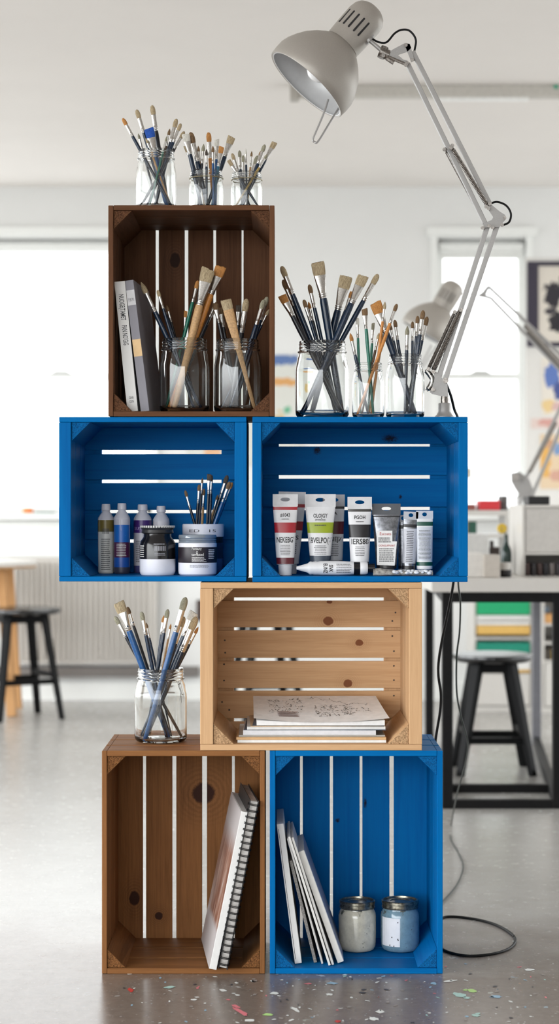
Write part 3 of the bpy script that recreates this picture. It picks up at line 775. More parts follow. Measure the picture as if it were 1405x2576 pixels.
# ------------------------------------------------------------------ bottles and pots in the left blue crate
zc = Z(1463, YF)+.0105+.0004
def wrapf(fr, off=.0004):
    """fr(z) -> (rx, ry); wraps x, z on the near side"""
    def pl(x, z):
        rx, ry = fr(z); u = max(-.98, min(.98, x/rx)); return Vector((rx*math.sin(u*1.0) if False else x, -ry*math.sqrt(1-u*u)-off, z))
    return pl
def bottle(label, x0, x1, ytop, Y, bands, rot=0, printing=None, cap=(206,206,214)):
    R = W(x1-x0, Y)/2; h = Z(ytop, Y)-zc
    t = thing('paint_bottle', label, 'bottle', (X((x0+x1)/2, Y), Y, zc), (0, 0, rot), 'paint bottles')
    hb = h*.77
    cols = [plain('bottle_%d_%d_%d' % c, c, .35, var=.02) for _, c in bands]
    secs = [(.0, .90*R, .90*R)]; mats = []
    prev = 0
    for i, (f, c) in enumerate(bands):
        secs.append((f*hb, R*(1-.04*(1-f)), R*(1-.04*(1-f)))); mats.append(i)
    mb = MB(); mb.loft([(0, .86*R, .86*R), (.003, .95*R, .95*R)], 32, [0]); n0 = [(.003, .95*R, .95*R)]+[(max(f*hb, .004), R, R) for f, _ in bands]
    mb.loft(n0, 32, list(range(len(bands))), caps=False)
    obj('bottle_body', mb, cols, t)
    wm = plain('bottle_shoulder', cap, .35, var=.02)
    obj('shoulder', MB().loft([(hb, R, R), (hb+h*.03, .96*R, .96*R), (hb+h*.09, .66*R, .66*R), (hb+h*.12, .46*R, .46*R), (h*.93, .42*R, .42*R)], 32), wm, t)
    cp = MB(); sec = []
    cp.loft([(h*.905, .5*R, .5*R), (h*.915, .56*R, .56*R), (h*.985, .54*R, .54*R), (h, .5*R, .5*R)], 22)
    obj('cap', cp, wm, t, smooth=20)
    pl = wrapf(lambda z: (R, R))
    if printing: printing(t, R, hb, pl)
    return t
def pr1(t, R, hb, pl):
    mb = MB()
    for k in range(9): 
        x = (-.4+k*.1)*R; q = [pl(a, b) for a, b in ((x, hb*.74), (x+R*random.uniform(.03,.07), hb*.74), (x+R*.05, hb*.84), (x, hb*.84))]; mb.add(q, [(0,1,2,3)])
    print_lines(mb, -.55*R, .6*R, hb*.06, hb*.66, 16, pl); obj('small_print', mb, dkgrey, t, smooth=0)
def pr2(t, R, hb, pl):
    mb = MB(); print_lines(mb, -.6*R, .6*R, hb*.32, hb*.56, 8, pl); obj('small_print', mb, paperw, t, smooth=0)
    pb = MB(); q = [pl(a*R, b*hb) for a, b in ((-.1,.995),(.95,.995),(.95,.66),(.5,.70),(-.05,.8))]; pb.add(q, [(0,1,2,3,4)]); obj('label', pb, plain('bottle_label', (208,206,214), .5), t, smooth=0)
def pr3(t, R, hb, pl):
    text('lettering', "SUITTERS", .009, plain('pale_print', (190,180,215), .5), t, lambda x, y: pl(x, hb*.84+y), R*1.7)
    mb = MB(); print_lines(mb, -.7*R, .7*R, hb*.2, hb*.62, 12, pl); obj('small_print', mb, dkgrey, t, smooth=0)
bottle('tall paint bottle with olive band and barcode label, nearest crate side', 246, 287, 1268, 4.09, [(.78,(206,206,200)), (.80,(96,92,60)), (1,(112,98,44))], 0.0, pr1)
bottle('paint bottle with blue body and plum label, second from left', 286, 327, 1266, 4.075, [(.12,(60,62,78)), (.30,(30,84,170)), (.58,(80,30,70)), (.9,(28,104,190)), (1,(196,196,206))], 0, pr2)
bottle('paint bottle with a purple band, behind the black pot', 336, 381, 1269, 4.12, [(.14,(70,70,120)), (.76,(190,188,196)), (1,(66,34,110))], 0, pr3)
bottle('plain white paint bottle, half hidden behind the black pot', 384, 426, 1273, 4.13, [(.5,(200,198,202)), (1,(206,204,210))], 0)
def pot(label, x0, x1, Y, ytop, kind):
    R = W(x1-x0, Y)/2; h = Z(ytop, Y)-zc
    t = thing('paint_pot', label, 'pot', (X((x0+x1)/2, Y), Y, zc))
    pl = wrapf(lambda z: (R, R))
    wm = plain('pot_white', (222,222,230), .3, var=.01); bk = plain('pot_black', (20,19,22), .18, var=.05)
    if kind == 'black':
        obj('pot_base', MB().lathe([(.0001,0),(.9*R,0),(.97*R,.003),(1.0*R,.008),(1.0*R,h*.33)], 48), wm, t)
        obj('pot_body', MB().lathe([(R*.995,h*.33),(R*.995,h*.62),(.93*R,h*.70),(.78*R,h*.78),(.76*R,h*.86)], 48), bk, t)
        mb = MB(); n = 60; base = [(h*.86, .80), (h*.87, .90), (h*.965, .92), (h*.985, .90)]
        mb.lathe([(.0001,h*.85),(.80*R,h*.85),(.90*R,h*.87),(.86*R,h*.93),(.93*R,h*.965),(.93*R,h*.985),(.0001,h*.99)], 48)
        obj('lid', mb, plain('lid_black', (42,42,44), .35), t)
        mb = MB()
        for k in range(40):
            a = 2*PI*k/40; M = Matrix.Rotation(a, 4, 'Z') @ Matrix.Translation((.93*R, 0, h*.985)); mb.box(-.0015, .0015, -.0016, .0016, -.001, .003, M)
        obj('lid_teeth', mb, plain('teeth_white', (200,200,198), .5), t, smooth=0)
        lb = MB(); q = []
        for k in range(7): x = (-.1+k*.09)*R; q = [pl(a, b) for a, b in ((x, h*.50), (x+R*.06, h*.50), (x+R*.06, h*.60), (x, h*.60))]; lb.add(q, [(0,1,2,3)])
        print_lines(lb, -.15*R, .5*R, h*.62, h*.66, 1, pl); print_lines(lb, -.1*R, .5*R, h*.40, h*.46, 2, pl)
        obj('printed_label', lb, plain('label_grey', (150,150,156), .5), t, smooth=0)
        sb = MB(); print_lines(sb, -.95*R, -.7*R, h*.36, h*.62, 6, pl); obj('printed_label', sb, paperw, t, smooth=0)
    else:
        obj('pot_body', MB().lathe([(.0001,0),(.9*R,0),(.98*R,.003),(R,.009),(R,h*.78),(.97*R,h*.80)], 48), wm, t)
        obj('dark_label', MB().lathe([(R*1.004,h*.31),(R*1.008,h*.315),(R*1.008,h*.69),(R*1.004,h*.695)], 48), plain('label_aubergine', (34,26,34), .4), t)
        obj('screw_neck', MB().lathe([(.97*R,h*.80),(.99*R,h*.82),(.95*R,h*.84),(.99*R,h*.87),(.95*R,h*.90),(.99*R,h*.93),(.97*R,h*.985),(.95*R,h),(.90*R,h),(.90*R,h*.80)], 48), plain('neck_clear', (150,160,170), .1, .4), t)
        obj('lid', MB().lathe([(.0001,h*.86),(.90*R,h*.86),(.93*R,h*.88)], 40), wm, t)
        p2 = lambda x, z: pl(x, z)+Vector((0,-R*.012,0)); px_ = lambda x, y: p2(x, y)
        text('lettering', "Fontsuny\n O", .0085, paperw, t, lambda x, y: px_(x-.0*R, h*.61+y), R*.5)
        text('lettering', "torntsted", .008, paperw, t, lambda x, y: px_(x+.05*R, h*.515+y), R*.62, .01)
        mb = MB(); print_lines(mb, -.25*R, .5*R, h*.33, h*.46, 5, px_, .8); print_lines(mb, .6*R, .9*R, h*.40, h*.65, 6, px_, .8)
        obj('small_print', mb, paperw, t, smooth=0)
        mb = MB(); print_lines(mb, -.35*R, .65*R, h*.19, h*.27, 3, px_, .9, .3); obj('small_print', mb, dkgrey, t, smooth=0)
    return t
pot('black glass paint pot with white base and serrated lid', 351, 441, 3.99, 1324, 'black')
pot('white screw-top paint pot with dark printed label, beside corner block', 448, 545, 3.985, 1345, 'white')
# open cup behind that holds thin brushes
Yc = 4.095; R = W(562-460, Yc)/2; h = Z(1318, Yc)-zc
cup = thing('brush_cup', 'dark round cup with a white rim band, holding thin brushes', 'cup', (X(511, Yc), Yc, zc))
wl = plain('pot_white', (222,222,230), .3)
obj('cup_body', MB().lathe([(.0001,0),(.9*R,0),(.97*R,.004),(.98*R,h*.30),(.96*R,h*.46),(.98*R,h*.62),(.97*R,h*.74),(.90*R,h*.74),(.90*R,.004),(.0001,.004)], 48, mats=[0,0,0,1,1,2,2,2,2,2]), [plain('cup_blue', (70,110,170), .3), plain('cup_mid', (44,62,96), .3), plain('cup_dark', (22,24,32), .25)], cup)
obj('rim_band', MB().lathe([(.93*R,h*.74),(1.02*R,h*.745),(1.03*R,h*.98),(1.0*R,h),(.94*R,h),(.93*R,h*.98)], 48, closed=True), wl, cup)
text('lettering', "ED   15", .009, dkgrey, cup, lambda x, y: wrapf(lambda z: (1.03*R, 1.03*R))(x, h*.86+y), R*1.3)
brushes(dict(xc=X(511, Yc), Y=Yc, zb=zc+.005, R=R, H=h, neck=.82*R, rimy=1318, rimz=zc+h), '''465 1233 488 b 8 k d
501 1218 497 b 9 k d
509 1201 503 r 6 k d
513 1229 509 b 8 w d
526 1192 520 f 11 k x
532 1194 526 b 8 n x
572 1195 534 b 12 n x
578 1211 541 b 11 b d
584 1213 545 b 9 b o
548 1243 529 r 7 w d''', 'cup inside blue crate', 'thin brushes in the cup inside the blue crate')

# ------------------------------------------------------------------ paint tubes in the wide blue crate
zt_ = Z(1464, YF)+.0115+.0004
def paint_tube(label, x0, x1, ytop, Y, wb, bands, header=(214,214,216), caph=26, cap=(214,214,218), texts=(), prints=(), tilt=0, body_metal=0, hole='slot', hdr=30, ybot=None):
    Wt = W(x1-x0, Y)/2; rb = W(wb, Y)/2; h = Z(ytop, Y)-zt_; ch = W(caph, Y); hh = W(hdr, Y)
    t = thing('paint_tube', label, 'paint tube', (X((x0+x1)/2, Y), Y, zt_), (0, tilt, 0), 'paint tubes standing in the wide blue crate')
    obj('cap', MB().lathe([(.0001,0),(rb*.70,0),(rb*.74,.001),(rb*.80,ch*.9),(rb*.76,ch),(.0001,ch)], 28), plain('cap_%d_%d_%d' % cap, cap, .4), t, smooth=20)
    zb = ch; ztb = h-hh
    def fr(z):
        k = max(0, min(1, (z-zb)/(ztb-zb))); return (rb*(1-k)+Wt*k, max(rb*.92*(1-k**1.25)+.0022*k**1.25, .0016))
    cuts = sorted(set([zb, ztb]+[h-(h)*f for a, b, c in bands for f in (a, b)]+[zb+(ztb-zb)*q/10 for q in range(1, 10)]))
    cuts = [z for z in cuts if zb <= z <= ztb]
    cols = [plain('tube_white', (222,222,224), .35, body_metal, var=.02)] if not body_metal else [plain('tube_silver', (150,152,158), .3, .85, var=.2, scale=120)]
    cm = []
    for a, b, c in bands: cols.append(plain('tube_%d_%d_%d' % c, c, .35, var=.03))
    mats = []
    for z in zip(cuts[:-1], cuts[1:]):
        f = 1-((z[0]+z[1])/2)/h; mi = 0
        for i, (a, b, c) in enumerate(bands):
            if a <= f <= b: mi = i+1
        mats.append(mi)
    mb = MB(); mb.loft([(zb-.001, rb*.8, rb*.8), (zb, rb, rb*.92)], 36, [mats[0]], caps=True)
    mb.loft([(z,)+fr(z) for z in cuts], 36, mats, caps=True, sq=.92)
    obj('tube_body', mb, cols, t)
    # crimped header with its hanging hole
    n = 16; hw_ = W(12 if hole == 'slot' else 6, Y); hz = W(5, Y); zc_ = ztb+hh*.55; mb = MB()
    outer = []; inner = []
    for k in range(n):
        a = 2*PI*k/n; ca_, sa_ = math.cos(a), math.sin(a)
        s_ = min(1/max(abs(ca_), 1e-6), 1/max(abs(sa_), 1e-6))
        outer.append((Wt*1.02*ca_*s_, ztb+hh*.5+hh*.5*sa_*s_)); inner.append((hw_*ca_, zc_+hz*sa_))
    vs = [(x, -.0013, z) for x, z in outer]+[(x, -.0013, z) for x, z in inner]+[(x, .0013, z) for x, z in outer]+[(x, .0013, z) for x, z in inner]
    fs = []
    for k in range(n):
        k2 = (k+1) % n
        fs += [(k, k2, n+k2, n+k), (2*n+k2, 2*n+k, 3*n+k, 3*n+k2), (k, 2*n+k, 2*n+k2, k2), (n+k, n+k2, 3*n+k2, 3*n+k)]
    mb.add(vs, fs); obj('crimped_end', mb, plain('hdr_%d_%d_%d' % header, header, .45, .6 if body_metal else 0), t, smooth=0)
    pl = wrapf(fr, .0006)
    for s_, f, size, wd, col in texts:
        text('lettering', s_, size, col, t, lambda x, y, f=f: pl(x, h*(1-f)+y), wd, .015)
    if prints:
        mb = MB()
        for f0, f1, rows, wf in prints: print_lines(mb, -Wt*wf, Wt*wf, h*(1-f1), h*(1-f0), rows, pl, .85, .35, align=1)
        obj('small_print', mb, dkgrey, t, smooth=0)
    return t
RED = (168,38,48); MAR = (96,24,36); GRN = (152,168,34); BLK = (30,28,32)
paint_tube('crumpled white tube with red stripes, behind the front red tube', 697, 764, 1237, 4.05, 40, [(.15,.19,RED),(.36,.47,RED),(.88,.9,MAR)], texts=[('1043', .26, .010, .02, black), ('DKS', .56, .012, .03, black)], prints=[(.62,.76,6,.4)], tilt=.02, hdr=30)
paint_tube('white tube with a red band and white cap, leftmost and foremost', 686, 748, 1243, 3.955, 44, [(.155,.195,RED),(.35,.475,RED),(.78,.86,MAR)], texts=[("#1043", .26, .011, .020, black), ("NEKEBG'", .565, .0165, .036, black)], prints=[(.295,.32,1,.35),(.62,.755,7,.42)], caph=28)
paint_tube('white tube with maroon band, behind the lime green tube', 812, 866, 1244, 4.06, 44, [(.15,.18,BLK),(.34,.50,MAR),(.83,.9,BLK)], texts=[("BA", .24, .010, .014, black), ("B/SIEJZ", .565, .014, .034, black)], prints=[(.62,.78,7,.45)], header=(176,176,180))
paint_tube('wide white tube with a lime green band, second from left', 767, 843, 1243, 3.985, 50, [(.35,.48,GRN),(.76,.86,(60,70,84))], texts=[("OLOJGY", .27, .012, .030, black), ("IBVELPO(V", .575, .0165, .046, black)], prints=[(.305,.34,2,.4),(.37,.40,1,.4),(.63,.75,6,.42)], hdr=32)
paint_tube('white tube with a black band and black lettering, standing alone', 874, 934, 1250, 3.985, 46, [(.155,.19,(58,56,54)),(.355,.52,BLK),(.83,.87,BLK)], texts=[("PGOH", .265, .011, .023, black), ("IERS88", .575, .0165, .036, black)], prints=[(.305,.33,1,.35),(.63,.76,6,.42)], caph=24, cap=(60,60,64))
pt = paint_tube('silver foil tube with white and red lettered label, right of centre', 936, 1006, 1267, 4.0, 50, [(.17,.19,(40,40,42)),(.86,.92,BLK)], header=(86,88,92), body_metal=.9, cap=(150,152,158), hdr=28, caph=16)
hb = Z(1267, 4.0)-zt_; Wt = W(35, 4.0)
plq = lambda x, z: Vector((x, -.0165-(.6-z/hb)*.012, z))
q = [(-.7*Wt, .14*hb), (.55*Wt, .13*hb), (.72*Wt, .47*hb), (.4*Wt, .47*hb), (.4*Wt, .62*hb), (-.72*Wt, .62*hb)]
mb = MB(); mb.add([plq(*a) for a in q], [tuple(range(6))]); obj('paper_label', mb, paperw, pt, smooth=0)
red = plain('red_print', (178,48,44), .5)
text('lettering', "Escoats", .0085, red, pt, lambda x, y: plq(x-.1*Wt, hb*.575+y)+Vector((0,-.0006,0)), .024)
text('lettering', "DONGUPMAAT", .006, red, pt, lambda x, y: plq(x, hb*.41+y)+Vector((0,-.0006,0)), .034)
mb = MB(); print_lines(mb, -.6*Wt, .3*Wt, .45*hb, .53*hb, 3, lambda x, z: plq(x, z)+Vector((0,-.0006,0))); print_lines(mb, -.55*Wt, .5*Wt, .18*hb, .38*hb, 7, lambda x, z: plq(x, z)+Vector((0,-.0006,0))); obj('small_print', mb, dkgrey, pt, smooth=0)
paint_tube('small silver tube half hidden behind its lettered twin', 1001, 1027, 1296, 4.03, 26, [(.17,.23,BLK),(.86,.9,BLK)], header=(168,170,176), body_metal=.6, hole='o', hdr=17, caph=14)
paint_tube('small dented silver tube with a black stripe, leaning right', 1008, 1044, 1287, 4.0, 34, [(.20,.25,BLK),(.27,.82,(196,198,206)),(.86,.92,BLK)], header=(176,178,184), body_metal=.6, hole='o', hdr=20, caph=14, tilt=.045, prints=[(.30,.80,18,.5)])
paint_tube('small tube with dark green stripes, nearest the crate corner', 1046, 1088, 1285, 4.0, 40, [(.17,.235,(14,74,60)),(.255,.78,(200,204,212)),(.80,.86,(14,74,60))], header=(196,200,208), hole='o', hdr=20, caph=15, cap=(170,176,186), prints=[(.30,.76,22,.75)])
# the tube lying on its side
YT = 3.945; rT = .0155
lt = thing('paint_tube', 'white tube lying on its side, nozzle pointing left', 'paint tube', (X(745, YT), YT, zt_+rT), (0, PI/2, 0))
sc_ = lambda p: W(p-745, YT)
obj('nozzle', MB().lathe([(.0001,0),(.0035,0),(.0042,.003),(.0095,sc_(772)),(.0115,sc_(776)),(.0001,sc_(777))], 28), plain('tube_white', (222,222,224), .35), lt)
mb = MB()
def sag(z, r, f): return (z, r, r)
pr = [(sc_(776), .0125), (sc_(780), .0140), (sc_(786), .0133), (sc_(792), .0143), (sc_(798), .0138), (sc_(806), .0148), (sc_(850), .0152), (sc_(888), .0135), (sc_(889), .0133), (sc_(905), .0130), (sc_(906), .0136), (sc_(920), .0138), (sc_(924), .012)]
mb.loft([(z, r, r) for z, r in pr], 32, [0]*8+[1]+[0]*3)
obj('tube_body', mb, [plain('tube_white', (222,222,224), .35), plain('pot_black', (20,19,22), .2)], lt)
obj('cap', MB().loft([(sc_(923), .0095, .0095), (sc_(942), .0095, .0095)], 28), plain('pot_black', (20,19,22), .2), lt)
wr = lambda u, v: Vector((-v, -math.sqrt(max(.0151**2-v*v, 1e-8))-.0004, u))     # u along the tube, v up
text('lettering', "SIVK\nEUNZ", .0115, black, lt, lambda x, y: wr(sc_(824)+y, -x), .020, .02)
mb = MB(); print_lines(mb, sc_(845), sc_(884), -.010, .010, 6, wr, .8, .35); obj('small_print', mb, dkgrey, lt, smooth=0)
# squeezed foil tube and dried paint
sq = thing('squeezed_tube', 'flattened empty tube crusted with white paint, on the crate floor', 'paint tube', (X(1010, 3.94), 3.94, zt_))
mb = MB(); xs_ = [938,955,970,985,1000,1015,1030,1045,1060,1075,1087]
hts = [.010,.011,.009,.007,.0065,.006,.005,.006,.006,.007,.006]
o0 = X(1010, 3.94)
M = Matrix.Rotation(PI/2, 4, 'Y')
secs = []
for x, hgt in zip(xs_, hts): secs.append((X(x, 3.94)-o0, hgt, .013))
mb2 = MB(); mb2.loft(secs, 20); mb2.v = [Vector((v.z, v.y, v.x+hgt_ if False else v.x)) for v in mb2.v]
zmin = min(v.z for v in mb2.v)
for v in mb2.v: v.z = max(v.z, -.004)+.0044+random.uniform(0, .0008)
obj('foil', mb2, plain('foil_white', (176,172,164), .5, var=.25, scale=160), sq, smooth=20)
mb = MB()
for k in range(46):
    x = random.uniform(X(990, 3.94), X(1086, 3.94))-o0; y = random.uniform(-.016, .006); r = random.uniform(.003, .0058)
    M = Matrix.Translation((x, y, .006+random.uniform(0, .004))) @ Matrix.Rotation(random.random()*3, 4, 'Z')
    n = 8; mb.loft([(-r*.7, r*.5, r*.4), (-r*.3, r*1.1, r*.8), (r*.2, r, r*.9), (r*.6, r*.4, r*.5)], 8, M=M)
obj('dried_paint', mb, plain('dried_white', (226,228,232), .6), sq, smooth=50)

# ------------------------------------------------------------------ papers in the pale crate
zp = Z(1888, YF)+.0125+.0004
Yp = 3.935
def sheet(name, label, x0, x1, z0, z1, y0, y1, m, yaw=0, group=None):
    t = tag(obj(name, MB().box(-(x1-x0)/2, (x1-x0)/2, 0, y1-y0, 0, z1-z0), m, smooth=0, bevel=.0005, loc=((x0+x1)/2, y0, z0)), label, 'paper', group)
    t.rotation_euler.z = yaw; return t
def zz(py, Y=Yp): return Z(py, Y)
q = lambda n, c, r=.6: plain(n, c, r)
x = lambda p: X(p, Yp)
z0 = zp
def stackitem(name, label, a, b, th, m, yaw=0, y0=Yp, dep=.21):
    global z0
    o = sheet(name, label, x(a), x(b), z0, z0+th-.0002, y0, y0+dep, m, yaw); z0 += th; return o
stackitem('drawing_board', 'white board at the very bottom of the paper stack', 597, 970, .006, q('board_white', (228,228,226)), y0=3.925)
stackitem('drawing_board', 'thin tan wooden board under the paper stack', 594, 970, .0055, q('board_tan', (204,164,116)), -.005, y0=3.925)
stackitem('document_folder', 'grey plastic folder lying on the tan board', 600, 968, .0035, q('folder_grey', (168,164,158), .3), .01)
stackitem('sketch_pad', 'thick white pad low in the paper stack', 611, 945, .0100, q('pad_a', (214,214,218)), .0)
stackitem('sheet_of_card', 'dark blue-grey card between the white pads', 613, 970, .0012, q('card_slate', (72,84,104)), -.01)
stackitem('sketch_pad', 'white pad with ragged pages, middle of the paper stack', 621, 969, .0065, q('pad_b', (220,219,217)), .015)
stackitem('sheet_of_card', 'buff card poking out left beneath the top pad', 630, 962, .0015, q('card_buff', (206,176,140)), .03)
stackitem('sheet_of_card', 'thin slate card directly beneath the top pad', 634, 966, .001, q('card_slate2', (90,96,108)), -.02)
# top pad: its loose pages are thicker towards the back
tp = thing('sketch_pad', 'topmost tilted sketch pad with ink scribbles and brown strokes', 'paper', (x(800), Yp, z0))
xa, xb = x(645)-x(800), x(967)-x(800)
dep = .205; rise = .030
vs = []
th_ = .0105
def surf(u, v):   # u 0..1 across, v 0..1 to the back
    curl = .004*math.sin(u*PI*1.0)*(-1 if v < .3 else 0)*(1-v/.3 if v < .3 else 0)
    return Vector((xa+(xb-xa)*u+(-.004*v if u < .5 else -.018*v*(2*u-1)), dep*v, th_+rise*v**1.1+curl))
mb = MB(); n = 10
top = [[surf(i/n, j/n) for j in range(n+1)] for i in range(n+1)]
low = [[Vector((p.x, p.y, 0)) for p in r] for r in top]
idx = lambda a, i, j: a*(n+1)*(n+1)+i*(n+1)+j
mb.v = [p for r in top for p in r]+[p for r in low for p in r]
for i in range(n):
    for j in range(n):
        mb.f.append([idx(0,i,j), idx(0,i+1,j), idx(0,i+1,j+1), idx(0,i,j+1)]); mb.f.append([idx(1,i,j), idx(1,i,j+1), idx(1,i+1,j+1), idx(1,i+1,j)])
for i in range(n):
    mb.f += [[idx(0,i,0), idx(1,i,0), idx(1,i+1,0), idx(0,i+1,0)], [idx(0,i,n), idx(0,i+1,n), idx(1,i+1,n), idx(1,i,n)], [idx(0,0,i), idx(0,0,i+1), idx(1,0,i+1), idx(1,0,i)], [idx(0,n,i), idx(1,n,i), idx(1,n,i+1), idx(0,n,i+1)]]
mb.m = [0]*len(mb.f)
obj('pad_pages', mb, q('pad_top', (230,229,228), .7), tp, smooth=30)
# curled top sheet
mb = MB(); n = 14
def ts(u, v):
    p = surf(u, v); lift = .0006+.009*max(0, (abs(u-.5)*2-.35))**1.6*(1-v); return Vector((p.x*1.0+(-.006 if u < .5 else .010)*(abs(u-.5)*2), p.y-.004*(1-v), p.z+lift))
mb.v = [ts(i/n, j/n) for i in range(n+1) for j in range(n+1)]; mb.v += [v-Vector((0,0,.0004)) for v in mb.v]
N = (n+1)*(n+1)
for i in range(n):
    for j in range(n):
        a, b_, c, d = i*(n+1)+j, (i+1)*(n+1)+j, (i+1)*(n+1)+j+1, i*(n+1)+j+1
        mb.f += [[a,b_,c,d],[a+N,d+N,c+N,b_+N]]; mb.m += [0,0]
obj('top_sheet', mb, q('sheet_white', (238,237,236), .75), tp, smooth=60)
ink = MB(); rs = random.Random(3)
def stroke(mbx, u, v, du, dv, w):
    a = ts(u, v)+Vector((0,0,.0006)); b_ = ts(min(.99, u+du), min(.99, v+dv))+Vector((0,0,.0006)); d = (b_-a); 
    if d.length < 1e-5: return
    s_ = Vector((-d.y, d.x, 0)).normalized()*w; mbx.add([a-s_, a+s_, b_+s_, b_-s_], [(0,1,2,3)])
for blk in ((.12,.38,.30,.88,130),(.46,.76,.18,.62,150),(.7,.9,.3,.5,40)):
    for k in range(blk[4]):
        stroke(ink, rs.uniform(blk[0], blk[1]), rs.uniform(blk[2], blk[3]), rs.uniform(-.018, .022), rs.uniform(-.04, .05), rs.uniform(.0003, .0008))
u, v = .42, .9
for k in range(46):
    du, dv = rs.uniform(.0, .02), rs.uniform(-.06, .05); v = max(.62, min(.93, v)); stroke(ink, u, v, du, dv, .0004); u += du; v += dv
obj('ink_scribbles', ink, black, tp, smooth=0)
br = MB()
for k in range(9): stroke(br, .18+rs.uniform(-.005,.02), .17+.022*k, .15+rs.uniform(-.02,.02), rs.uniform(-.008,.008), .0019)
obj('brown_strokes', br, plain('sienna_wash', (150,98,72), .7), tp, smooth=0)
# ------------------------------------------------------------------ books in the brown floor crate
def thick_book(label, name, bl, br, tl, Y0, dep, zfl, cov, cat='book', yaw=0, art=None, spiral=False, group=None):
    t, th, L_, a = leaning(label, name, bl, br, tl, Y0, dep, zfl, None, cat, yaw=yaw, group=group)
    return t, th, L_, a
zo = Z(2450, YF)+.0115+.0006
t, th, L_, a = thick_book('white-edged canvas with a brown painting, leaning right', 'stretched_canvas', 525, 545, (606,2046), 3.88, .26, zo, None, 'canvas', yaw=.10)
t.location.z = zo+th*math.sin(a)+.0003
obj('canvas_edge', MB().box(0.0008, th, 0, .27, 0, L_), plain('canvas_white', (226,225,223), .6, var=.02), t, smooth=0, bevel=.001)
m, tt_, bb = nt('brown_painting')
v = mapping(tt_, (1, 14, 2.6)); f = noise(tt_, v, 3.5, 6, .7, .6)
c = ramp(tt_, f, [(.30, lin((70,40,32))), (.45, lin((134,84,64))), (.58, lin((176,140,122))), (.7, lin((208,198,194)))])
sx = tt_.nodes.new('ShaderNodeSeparateXYZ'); tc = tt_.nodes.new('ShaderNodeTexCoord'); tt_.links.new(tc.outputs['Object'], sx.inputs[0])
e1 = ramp(tt_, math_(tt_, 'DIVIDE', sx.outputs[2], L_), [(.22, G0), (.27, G1), (.70, G1), (.84, G0)])
c = mix(tt_, e1, lin((196,190,190)), c); tt_.links.new(c, bb.inputs['Base Color']); bb.inputs['Roughness'].default_value = .35
obj('painted_face', MB().box(0, .0007, .0005, .2695, .0005, L_-.0005), m, t, smooth=0)
t, th, L_, a = thick_book('black wire-bound sketchbook leaning in the brown floor crate', 'spiral_sketchbook', 549, 573, (629,2018), 3.875, .25, zo, None, 'sketchbook', yaw=.10)
t.location.z = zo+th*math.sin(a)+.0003
obj('cover', MB().box(0, .0016, .004, .25, 0, L_).box(th-.0016, th, .004, .25, 0, L_), plain('cover_black', (22,21,22), .45), t, smooth=0, bevel=.0005)
obj('pages', MB().box(.0022, th-.0022, .008, .246, .003, L_-.003), plain('sketch_pages', (206,202,198), .8, var=.12, scale=90), t, smooth=0)
mb = MB(); nr = 26
for k in range(nr):
    zq = .010+(L_-.02)*k/(nr-1)
    for dz in (0, .0024):
        pts = [(th/2+(th/2+.0025)*math.cos(q_), .006+.0105*math.sin(q_), zq+dz) for q_ in [2*PI*i/14 for i in range(15)]]
        mb.tube(pts, .0008, 6, caps=False)
obj('wire_binding', mb, rubber, t)

# ------------------------------------------------------------------ boards in the blue floor crate
zb2 = Z(2450, YF)+.0115+.0006
def board(label, name, bl, br, tl, Y0, dep, m, cat='board', yaw=0, side=None):
    t, th, L_, a = leaning(label, name, bl, br, tl, Y0, dep, zb2, None, cat, group='boards and pads leaning in the blue floor crate', yaw=yaw)
    t.rotation_euler = (0, a, yaw)
    return t, th, L_
t, th, L_ = board('thick white canvas, leftmost of those leaning in blue floor crate', 'stretched_canvas', 741, 759, (695,2074), 3.935, .2, None, 'canvas')
obj('canvas_edge', MB().box(0, th, 0, .2, 0, L_), plain('canvas_white', (226,225,223), .6), t, smooth=0, bevel=.001)
obj('stretcher_line', MB().box(th*.16, th*.22, -.0004, 0, .01, L_-.01), black, t, smooth=0)
for lb, bl, br, tl, yy, col, nm in (
    ('speckled thin pad, second from left among the leaning boards', 789, 797, (727,2166), 3.945, (150,146,142), 'sketch_pad'),
    ('thin white card behind the pair of long boards', 808, 813, (721,2110), 3.935, (196,193,190), 'mount_board'),
    ('longest thin white board, left of a matching pair', 826, 832, (724,2106), 3.92, (214,212,208), 'mount_board'),
    ('longest thin white board, right of a matching pair', 834, 840, (732,2108), 3.925, (222,220,216), 'mount_board')):
    t, th, L_ = board(lb, nm, bl, br, tl, yy, .2, None, 'board')
    mb = MB().box(0, th, 0, .2, 0, L_)
    obj('board', mb, plain('board_%d' % col[0], col, .7, var=.25 if col[0] < 160 else .02, scale=300), t, smooth=0, bevel=.0004)
t, th, L_ = board('thickest white canvas, rightmost and steepest of the leaning boards', 'stretched_canvas', 849, 866, (749,2144), 3.94, .2, None, 'canvas')
obj('canvas_edge', MB().box(0, th, 0, .2, 0, L_), plain('canvas_ivory', (224,222,217), .6), t, smooth=0, bevel=.001)
obj('canvas_face', MB().box(th, th+.0006, .001, .199, .001, L_-.001), plain('canvas_bluegrey', (150,158,178), .6), t, smooth=0)

